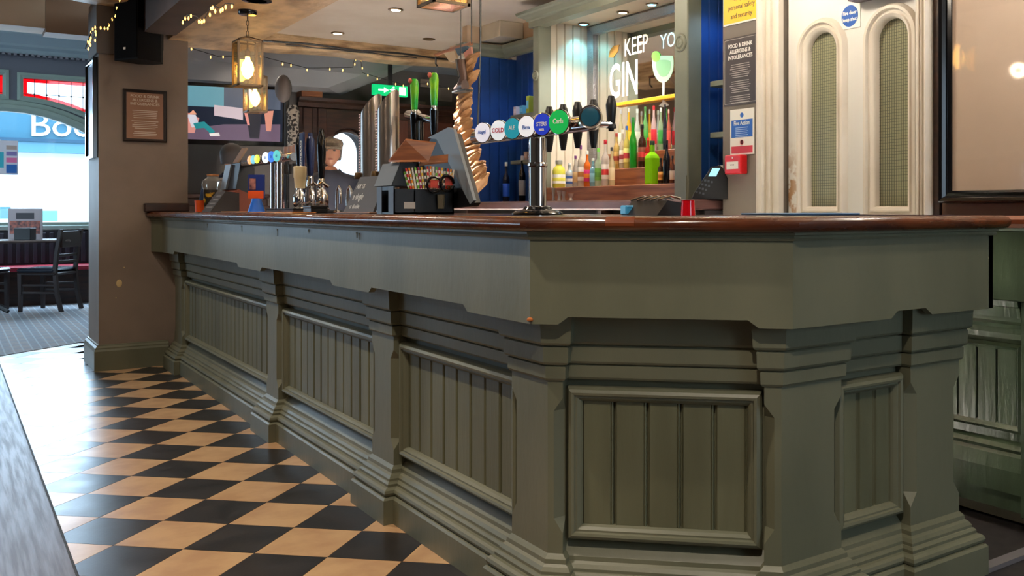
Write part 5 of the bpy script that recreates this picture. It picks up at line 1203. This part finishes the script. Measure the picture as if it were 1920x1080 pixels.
# ------------------------------------------------------------------ television, exit sign, fireplace and things beyond the bar
def tv():
    # screen corners: bottom-left hidden by the column
    r = thing('television', 'large wall-mounted television showing people seated by a grey house', 'television', (1.985, 9.0, 1.685), math.radians(-10))
    w_, h = .51, .50
    tilt = math.radians(-9)
    M = Matrix.Rotation(-tilt*1.0, 4, 'X')
    def B(g, name, m, p=r):
        g.v = [tuple(M @ Vector(v)) for v in g.v]; return g.build(name, m, p)
    B(G().bbox(-w_, 0, 0, w_+.02, .05, h+.04, .006), 'housing', BLACKG)
    sc = B(G().box(-w_+.03, -.002, .045, w_-.02, -.0005, h+.01), 'screen', mat('tv_dark', (24, 34, 50), .15, emit=(24, 34, 50), estr=.6))
    def patch(name, pts, rgb, d=.0035):
        m = mat('tv_'+name, rgb, .3, emit=rgb, estr=.75); g = G().prism(pts, d, d+.0008, mp=lambda a, b, hh: (a, -hh, b)); B(g, 'picture_'+name, m, sc)
    x0, x1, z0, z1 = -w_+.03, w_-.02, .045, h+.01; W_, H_ = x1-x0, z1-z0
    T = lambda l: [(x0+a*W_, z0+b*H_) for a, b in l]
    patch('teal_wall', T([(.0, .62), (.0, 1), (.5, 1), (.5, .62)]), (96, 150, 166), .003)
    patch('grey_roof', T([(.5, .62), (.5, 1), (.98, 1), (.98, .62)]), (70, 80, 96), .003)
    patch('purple_ground', T([(.0, 0), (.0, .12), (.5, .30), (.98, .34), (.98, 0)]), (92, 76, 96), .003)
    patch('dark_left', T([(.0, .62), (.05, .98), (.10, .62), (.12, .3), (0, .3)]), (20, 34, 50))
    patch('white_table', T([(.42, .66), (.66, .62), (.66, .40), (.42, .46)]), (200, 184, 192))
    patch('sofa', T([(.08, .5), (.18, .52), (.30, .4), (.26, .12), (.16, .12)]), (206, 140, 130), .004)
    patch('torso', T([(.20, .46), (.27, .46), (.30, .26), (.24, .22)]), (214, 214, 226), .0048)
    patch('legs', T([(.25, .30), (.34, .34), (.43, .16), (.40, .1), (.34, .22), (.27, .2)]), (30, 130, 136), .0054)
    patch('shoes', T([(.38, .12), (.46, .14), (.47, .08), (.39, .07)]), (236, 232, 226), .0058)
    patch('skin', T([(.21, .46), (.25, .55), (.28, .47)]), (226, 160, 130), .0056)
    patch('dark_figure', T([(.68, .6), (.82, .6), (.80, .05), (.72, .05)]), (24, 24, 36), .004)
    patch('arm_a', T([(.66, .62), (.69, .62), (.72, .3), (.70, .3)]), (214, 140, 130), .0048)
    patch('arm_b', T([(.84, .58), (.92, .6), (.90, .2), (.86, .2)]), (206, 140, 120), .0048)
    B(G().box(-.1, .05, .2, .1, .84, .4), 'wall_bracket', BLACK)
tv()
def exit_sign():
    a, b = at_y(700, 157, 9.0), at_y(765, 182, 9.0)
    r = thing('exit_sign', 'lit green emergency exit sign with white running figure and arrow', 'exit sign')
    G().bbox(a.x, 9.0, b.z, b.x, 9.05, a.z, .004).build('lightbox', mat('exit_green', (10, 150, 90), .4, emit=(0, 190, 110), estr=1.1), r)
    w_ = b.x-a.x; h = a.z-b.z; m = mat('exit_white', (226, 246, 236), .4, emit=(214, 255, 236), estr=1.3); Y = 8.998
    mp = YW(9.0); T = lambda l: [(a.x+u*w_, b.z+v*h) for u, v in l]
    G().prism(T([(.74, .12), (.93, .12), (.93, .88), (.74, .88)]), .001, .002, mp=mp).build('doorway_mark', m, r)
    G().prism(T([(.14, .42), (.14, .58), (.30, .58), (.30, .76), (.44, .5), (.30, .24), (.30, .42)]), .001, .002, mp=mp).build('arrow_mark', m, r)
    g = G(); g.prism(T([(.56, .74), (.60, .74), (.61, .84), (.58, .88), (.55, .84)]), .001, .002, mp=mp); g.prism(T([(.52, .70), (.62, .66), (.66, .5), (.60, .38), (.66, .14), (.60, .14), (.55, .36), (.48, .18), (.44, .22), (.54, .48), (.47, .54), (.46, .60), (.52, .60)]), .001, .002, mp=mp); g.build('running_figure_mark', m, r)
    G().box((a.x+b.x)/2-.02, 9.01, a.z, (a.x+b.x)/2+.02, 9.03, 2.61).build('drop_bracket', BLACK, r)
exit_sign()
def fireplace():
    r = thing('dark_wood_surround', 'dark carved wooden overmantel around the bright arched window behind the bar', 'fireplace surround')
    Y = 9.79; a = at_y(556, 300, Y).x; b = at_y(866, 300, Y).x; zt = at_y(600, 196, Y).z
    ax0, ax1 = at_y(610, 300, 9.8).x, at_y(684, 300, 9.8).x; apz = at_y(646, 245, 9.8).z
    o = holed('panelling', [(a, 0), (b, 0), (b, zt), (a, zt)], [arch(ax0-.02, ax1+.02, .93, apz-(ax1-ax0)/2)], 0, .09, YW(Y), WOODD, r)
    g = G(); sweep(g, [(a-.02, Y-.09), (b+.02, Y-.09)], [(0, zt-.05), (.03, zt-.04), (.035, zt), (.07, zt+.02), (.08, zt+.05), (0, zt+.05)]); g.build('mantel_shelf', WOODD, r)
    for x in (a+.03, at_y(600, 300, Y).x-.06, at_y(700, 300, Y).x, b-.12): G().bbox(x, Y-.13, 0, x+.09, Y-.09, zt-.05, .006).build('pilaster', WOODD, r)
    p0, p1 = at_y(556, 185, Y), at_y(596, 185, Y); G().bbox(p0.x, Y-.16, zt+.05, p1.x, Y, zt+.13, .006).build('corner_block', WOODM, r)
    for k in range(5): x = at_y(700, 300, Y).x+.12+k*.26; G().bbox(x, Y-.105, 1.35, x+.22, Y-.09, zt-.12, .006).build('carved_panel', mat('carved_wood', (66, 34, 22), .4), r)
fireplace()
for px0, px1, py0, py1, tx in ((822, 847, 164, 191, 'pale square notice on the grey wall behind the green tap handles'), (783, 797, 190, 205, 'small pale notice on the grey wall between the green tap handles'), (788, 806, 148, 164, 'small grey notice high on the wall beside the exit sign')):
    a, b = at_y(px0, py0, 9.79), at_y(px1, py1, 9.79); rr = thing('wall_notice', tx, 'notice'); G().box(a.x, 9.78, b.z, b.x, 9.799, a.z).build('sheet', mat('pale_sheet', (176, 160, 148), .6), rr)
    G().box(a.x+.02, 9.7785, b.z+.02, b.x-.02, 9.7795, a.z-.02).build('print', mat('pale_sheet_print', (160, 146, 136), .6), rr)
def bust():
    p = at_d(538, 190, 8.2)
    r = thing('hanging_dress_decoration', 'tall dark figure-like decoration with patterned cloth standing beside the television', 'decoration')
    z0, z1 = .0, at_d(535, 145, 8.2).z
    G().lathe([(.02, 0), (.02, z1-.12)], (p.x, p.y, 0)).build('pole', BLACK, r); G().lathe([(.15, 0), (.15, .02), (.02, .05)], (p.x, p.y, 0)).build('base', BLACK, r)
    G().ell((p.x-.03, p.y, z1-.10), (.07, .07, .12), 14, 10).build('oval_head', mat('grey_brown_head', (92, 84, 80), .6), r, smooth=True)
    G().lathe([(.035, .62), (.05, .75), (.045, .9), (.055, 1.0), (.03, 1.06)], (p.x+.045, p.y-.02, z1-1.30)).build('patterned_cloth', mat('patterned_cloth', (196, 190, 180), .7, rgb2=(40, 36, 36), scale=40, lo=.48, hi=.52), r, smooth=True)
bust()
# people
SKIN = mat('skin', (206, 150, 124), .5)
def person(label, x, y, H, rz, shirt, cap=None, hair=None, lean=0, headz=0):
    r = thing('person', label, 'person', (x, y, 0), rz); s = H/1.75
    V = [(0, 0, .93), (0, 0, 1.12), (0, -.01, 1.36), (0, -.015, 1.47), (0, -.02, 1.55),
         (.10, 0, .90), (.11, -.01, .50), (.11, .01, .10), (.11, -.13, .045), (-.10, 0, .90), (-.11, -.01, .50), (-.11, .01, .10), (-.11, -.13, .045),
         (.17, 0, 1.40), (.22, -.02, 1.12), (.17, -.20, 1.06), (.13, -.26, 1.07), (-.17, 0, 1.40), (-.22, -.02, 1.12), (-.17, -.20, 1.06), (-.13, -.26, 1.07)]
    E_ = [(0, 1), (1, 2), (2, 3), (3, 4), (0, 5), (5, 6), (6, 7), (7, 8), (0, 9), (9, 10), (10, 11), (11, 12), (2, 13), (13, 14), (14, 15), (15, 16), (2, 17), (17, 18), (18, 19), (19, 20)]
    Rd = [(.15, .11), (.14, .10), (.15, .10), (.06, .06), (.058, .06), (.085, .085), (.058, .058), (.042, .042), (.04, .03), (.085, .085), (.058, .058), (.042, .042), (.04, .03), (.062, .062), (.045, .045), (.032, .032), (.035, .02), (.062, .062), (.045, .045), (.032, .032), (.035, .02)]
    for sg in (1, -1):
        w_i = 16 if sg > 0 else 20
        for f, (dx, L_) in enumerate(((.024, .062), (.008, .072), (-.008, .068), (-.024, .054))):
            n = len(V); bx = V[w_i][0]; V += [(bx+dx, -.285, 1.072), (bx+dx, -.285-L_*.55, 1.07), (bx+dx, -.285-L_, 1.05)]; E_ += [(w_i, n), (n, n+1), (n+1, n+2)]; Rd += [(.0085, .0085), (.008, .008), (.006, .006)]
        n = len(V); V += [(V[w_i][0]-sg*.035, -.265, 1.07), (V[w_i][0]-sg*.05, -.30, 1.062)]; E_ += [(w_i, n), (n, n+1)]; Rd += [(.010, .010), (.0075, .0075)]
    def skin(verts, edges, rad, k=1.0, root_i=0, name='body', m=SKIN, lv=1):
        me = bpy.data.meshes.new(name); me.from_pydata([Vector(v)*s for v in verts], edges, []); o = bpy.data.objects.new('tmp', me); C.objects.link(o)
        md = o.modifiers.new('s', 'SKIN'); md.use_smooth_shade = True
        for i, d in enumerate(me.skin_vertices[0].data): d.radius = (rad[i][0]*s*k, rad[i][1]*s*k); d.use_root = (i == root_i)
        sb = o.modifiers.new('b', 'SUBSURF'); sb.levels = lv; sb.render_levels = lv
        me2 = bpy.data.meshes.new_from_object(o.evaluated_get(bpy.context.evaluated_depsgraph_get())); bpy.data.objects.remove(o); me2.name = name
        me2.materials.clear(); me2.materials.append(m); return me2
    body = skin(V, E_, Rd)
    # head joined to the body mesh
    bm = bmesh.new(); bm.from_mesh(body)
    hc = Vector((0, -.035, 1.645))*s
    vs = bmesh.ops.create_icosphere(bm, subdivisions=3, radius=1)['verts']
    for v in vs:
        q = v.co.copy(); x_, y_, z_ = q; wz = 1-.28*max(0, -z_)**1.5
        q = Vector((x_*.075*wz, y_*.095*(wz*.5+.5), z_*.115))
        if y_ < -.35 and abs(x_) < .22 and -.25 < z_ < .12: q.y -= .018*(1-abs(x_)/.22)*(1 if z_ < -.02 else .5)
        if y_ < -.5 and .12 < abs(x_) < .5 and .0 < z_ < .22: q.y += .007
        if y_ < -.3 and abs(x_) < .35 and z_ < -.7: q.y -= .008
        v.co = hc+q*s
    for sg in (1, -1):
        vs = bmesh.ops.create_icosphere(bm, subdivisions=1, radius=1)['verts']
        for v in vs: v.co = hc+Vector((sg*.076+v.co.x*.008, v.co.y*.018+.01, v.co.z*.03-.005))*s
    for f in bm.faces: f.smooth = True
    bm.to_mesh(body); bm.free()
    bo = bpy.data.objects.new('body', body); C.objects.link(bo); bo.parent = r
    # clothes
    def shell(name, keep, th, m):
        bm = bmesh.new(); bm.from_mesh(body); bm.normal_update()
        bmesh.ops.delete(bm, geom=[f for f in bm.faces if not keep(f.calc_center_median()/s)], context='FACES')
        for v in bm.verts: v.co += v.normal*th
        r_ = bmesh.ops.solidify(bm, geom=bm.faces[:], thickness=-.004)
        me = bpy.data.meshes.new(name); bm.to_mesh(me); bm.free(); me.materials.clear(); me.materials.append(m)
        o = bpy.data.objects.new(name, me); C.objects.link(o); o.parent = r
    shell('jacket', lambda c: .90 < c.z < 1.49 and c.y > -.215, .014, shirt)
    shell('trousers', lambda c: .07 < c.z < .95 and abs(c.x) < .185 and c.y > -.1, .010, mat('dark_trousers', (34, 34, 40), .8))
    for sg in (1, -1): G().bbox((sg*.11-.05)*s, -.2*s, 0, (sg*.11+.05)*s, .07*s, .075*s, .02).build('shoe', BLACK, r)
    for sg in (1, -1): G().ell(hc+Vector((sg*.028, -.088, .012))*s, (.011*s, .006*s, .006*s), 8, 6).build('eye', mat('eye_dark', (60, 44, 40), .3), r)
    G().ell(hc+Vector((0, -.086, -.058))*s, (.022*s, .007*s, .006*s), 8, 6).build('mouth', mat('lips', (150, 80, 74), .5), r)
    if hair is not None:
        g = G(); R = []
        for k, (zz, q) in enumerate(((-.06, .96), (-.0, 1.06), (.04, 1.1), (.08, .98), (.108, .66), (.124, .2))):
            R.append([hc+Vector((.082*q*math.cos(t), .100*q*math.sin(t)+(.016 if zz < .05 else 0)+max(0, -math.sin(t))*(.05 if zz < .04 else .0), zz))*s for t in [2*math.pi*j/20 for j in range(20)]])
        g.ring(R); g.build('hair', hair, r, smooth=True)
    if cap is not None:
        g = G(); R = []
        for zz, q, dy in ((.022, 1.0, 0), (.04, 1.10, 0), (.07, 1.2, -.005), (.098, 1.05, -.012), (.112, .55, -.012), (.115, .05, -.01)):
            R.append([hc+Vector((.082*q*math.cos(t), .104*q*math.sin(t)+dy, zz))*s for t in [2*math.pi*j/20 for j in range(20)]])
        g.ring(R); c_ = g.build('flat_cap', cap, r, smooth=True)
        g = G(); g.prism([((hc.x+.075*s*math.cos(t)), hc.y-(.085+.06*math.sin(t))*s) for t in [math.pi*j/10 for j in range(11)]], hc.z+.030*s, hc.z+.040*s); g.build('cap_peak', cap, c_)
    return r
p = at_d(620, 300, 7.1)
person('man in a tweed flat cap and dark jacket standing behind the hand pumps', p.x, p.y, 1.64, math.radians(-18), mat('dark_jacket', (38, 42, 56), .8), cap=mat('tweed_cap', (118, 106, 88), .9, rgb2=(96, 84, 70), scale=60), hair=mat('grey_hair_short', (90, 80, 72), .8))
p = at_d(432, 300, 7.7)
person('person with dark grey hair and navy top turned away beneath the television', p.x, p.y, 1.64, math.radians(150), mat('navy_top', (28, 36, 60), .8), hair=mat('dark_grey_hair', (54, 50, 50), .8))
# dark cabinet beneath the television
o = thing('sideboard', 'dark wooden sideboard against the wall beneath the television', 'sideboard'); G().bbox(1.46, 9.2, .0, 2.42, 9.78, 1.22, .01).build('carcass', WOODD, o)
G().bbox(1.45, 9.17, 1.22, 2.43, 9.79, 1.26, .01).build('top', WOODD, o)
for k in range(2): d = G().bbox(1.5+k*.5, 9.185, .08, 1.96+k*.5, 9.2, 1.15, .006).build('door', mat('dark_wood2', (50, 28, 18), .4), o); G().ell((1.9+k*.5, 9.175, .65), (.012, .012, .012), 8, 6).build('knob', BRASS, d)

# ------------------------------------------------------------------ far room: table, chairs, menu, bench, street
CW = mat('chair_dark_wood', (44, 26, 22), .4)
def chair(x, y, rz, label):
    r = thing('dining_chair', label, 'chair', (x, y, 0), rz, 'dining chairs at the window table')
    for sx, sy in ((-.19, -.19), (-.19, .19)): G().ring([[(sx-a, sy-a, z), (sx+a, sy-a, z), (sx+a, sy+a, z), (sx-a, sy+a, z)] for z, a in ((0, .015), (.42, .021))]).build('leg', CW, r)
    for sy in (-.18, .18):
        R = [[(xx-.018, sy-.018, z), (xx+.018, sy-.018, z), (xx+.018, sy+.018, z), (xx-.018, sy+.018, z)] for z, xx in ((0, .25), (.2, .20), (.44, .18), (.65, .20), (.90, .245))]
        G().ring(R).build('rear_leg', CW, r)
    G().bbox(-.22, -.21, .40, .20, .21, .43, .01).build('seat_frame', CW, r)
    G().bbox(-.23, -.215, .431, .18, .215, .475, .02).build('seat_pad', mat('dark_leather_seat', (54, 60, 74), .25), r)
    G().bbox(.215, -.165, .70, .25, .165, .88, .006).build('backrest', CW, r)
    for z in (.60, .53): G().bbox(.19, -.165, z, .21, .165, z+.03, .004).build('back_rail', CW, r)
    for z in (.2, .28): 
        for sy in (-.19, .19): G().bbox(-.18, sy-.01, z, .19, sy+.01, z+.022, .002).build('stretcher', CW, r)
    return r
fp = at_z(92, 582, 0)
chair(fp.x, fp.y, math.radians(-37), 'dark wooden dining chair with leather seat between the column and the window table')
fp2 = at_z(-42, 584, 0)
chair(fp2.x, fp2.y, math.radians(143), 'dark wooden dining chair cut off by the left edge of the view')
def table():
    p = at_d(30, 446, 11.15); zt = p.z
    zt = .785
    r = thing('dining_table', 'round-cornered wooden table with cast iron pedestal below the street window', 'table', (.35, 12.5, 0), 0)
    G().bbox(-.78, -.34, zt-.03, .78, .34, zt, .012).build('table_top', mat('table_wood', (110, 96, 92), .2, rgb2=(90, 74, 70), scale=4), r)
    G().lathe([(.05, .05), (.035, .1), (.035, zt-.08), (.06, zt-.04), (.09, zt-.031)]).build('pedestal', BLACK, r, smooth=True)
    for k in range(4):
        a = math.pi/4+k*math.pi/2; G().tube([(0, 0, .14), (.14*math.cos(a), .14*math.sin(a), .09), (.30*math.cos(a), .30*math.sin(a), .02)], [.03, .024, .02], 8).build('foot', BLACK, r)
    # menu and holder stand on the table
    q = at_y(47, 440, 12.6); m = thing('menu_board', 'upright food menu card standing on the window table', 'menu', (q.x, q.y, zt+.0005), math.radians(-37))
    h = .34; w_ = .19
    G().bbox(-w_, 0, 0, w_, .012, h, .002).build('card', mat('menu_pale', (190, 180, 184), .5), m)
    G().box(-w_+.02, -.0015, .06, w_-.02, -.0005, h*.6).build('menu_picture', mat('menu_picture', (196, 110, 90), .5, rgb2=(90, 60, 60), scale=22), m)
    G().box(-.10, -.0018, h*.66, .10, -.0008, h*.86).build('menu_title', mat('menu_dark', (60, 54, 60), .5), m)
    q2 = at_y(47, 440, 12.35); b_ = thing('condiment_box', 'black condiment box in front of the menu card', 'caddy', (q2.x, q2.y, zt+.0005), math.radians(-37))
    G().bbox(-.09, -.05, 0, .09, .05, .13, .004).build('box', BLACK, b_); G().box(-.08, -.04, .1301, .08, .04, .1315).build('sachets', mat('sachet', (90, 80, 80), .6), b_)
table()
def bench():
    r = thing('window_bench', 'dark slatted bench with red seat pad along the street window', 'bench')
    G().box(-2.2, 13.40, .1, 2.15, 13.5, .86).build('back', mat('bench_dark', (26, 24, 34), .5), r)
    for k in range(48): x = -1.85+k*.082; G().bbox(x, 13.375, .48, x+.045, 13.40, .84, .006).build('slat', mat('bench_slat', (40, 38, 50), .45), r)
    G().bbox(-2.2, 13.06, .40, 2.15, 13.39, .46, .015).build('seat_pad', mat('bench_red', (170, 40, 60), .5), r)
    G().box(-2.1, 13.1, .0, 2.1, 13.38, .40).build('plinth', WOODD, r)
bench()
# posters and the shops across the street
p = at_y(-25, 262, 13.66); q = at_y(34, 328, 13.66)
po = thing('window_poster', 'colourful poster stuck to the inside of the street window', 'poster'); G().box(p.x, 13.668, q.z, q.x, 13.674, p.z).build('sheet', mat('poster_white', (226, 226, 236), .5), po)
w_ = q.x-p.x; h = p.z-q.z
for nm, u0, v0, u1, v1, c_ in (('blue_block', .62, .05, .96, .3, (40, 110, 190)), ('pink_block', .62, .36, .96, .5, (230, 120, 170)), ('violet_block', .62, .56, .96, .68, (140, 130, 190)), ('tan_block', .62, .74, .96, .86, (190, 170, 160)), ('teal_disc', .30, .2, .54, .66, (60, 190, 210))):
    G().box(p.x+u0*w_, 13.664, q.z+v0*h, p.x+u1*w_, 13.667, q.z+v1*h).build(nm, col('poster_'+nm, c_), po)
def street():
    r = thing('shop_front', 'pale blue shop front with white script sign across the street', 'shop front')
    Y = 21.0
    G().box(-16, Y, -1, 9, Y+.4, 9).build('wall', mat('shop_wall', (235, 240, 245), .7), r)
    z1, z0 = at_y(80, 208, Y).z, at_y(80, 265, Y).z
    G().box(-16, Y-.2, z0, 4, Y, z1).build('fascia_sign', mat('shop_cyan', (46, 104, 128), .5), r)
    G().box(-16, Y-.3, z0-.22, 4, Y, z0).build('lower_band', mat('shop_cyan_light', (76, 128, 150), .5), r)
    G().box(-16, Y-.34, z0-.03, 4, Y, z0+.03).build('band_edge', mat('shop_teal', (20, 70, 96), .5), r)
    m = mat('shop_letter', (250, 252, 255), .5)
    a = at_y(52, 256, Y); t = text('Boots', .62, (a.x, Y-.22, a.z), (1, 0, .03), (0, 0, 1), m, 'lettering', r, .02)
    G().box(-16, 13.9, -.3, 9, Y, -.15).build('street_pavement', mat('pavement', (190, 190, 195), .8), r)
    for px0, px1, pz0, pz1, c_ in ((75, 108, 395, 415, (110, 170, 200)), (0, 20, 388, 410, (60, 120, 160))):
        u, v = at_y(px0, pz1, Y-1), at_y(px1, pz0, Y-1); G().box(u.x, Y-1.0, u.z, v.x, Y-.9, v.z).build('street_panel', col('street_panel_%d' % px0, c_), r)
street()

# wall thing: grey vertical corner of the room at the right bay's end, nothing hangs free
# ------------------------------------------------------------------ put every origin at the base of its thing
def settle():
    bpy.context.view_layer.update()
    for o in list(C.objects):
        if o.parent or o.type not in ('EMPTY', 'MESH') or o.location.length > 1e-6 or o.type == 'MESH' and o.data.users > 1: continue
        pts = []
        def rec(q):
            if q.type == 'MESH': pts.extend(q.matrix_world @ Vector(c) for c in q.bound_box)
            for c in q.children: rec(c)
        rec(o)
        if not pts: continue
        lo = [min(p[i] for p in pts) for i in range(3)]; hi = [max(p[i] for p in pts) for i in range(3)]
        b = Vector(((lo[0]+hi[0])/2, (lo[1]+hi[1])/2, lo[2])) 
        if o.type == 'MESH': o.data.transform(Matrix.Translation(-b))
        o.location = b
        for c in o.children: c.location = c.location-b
settle()
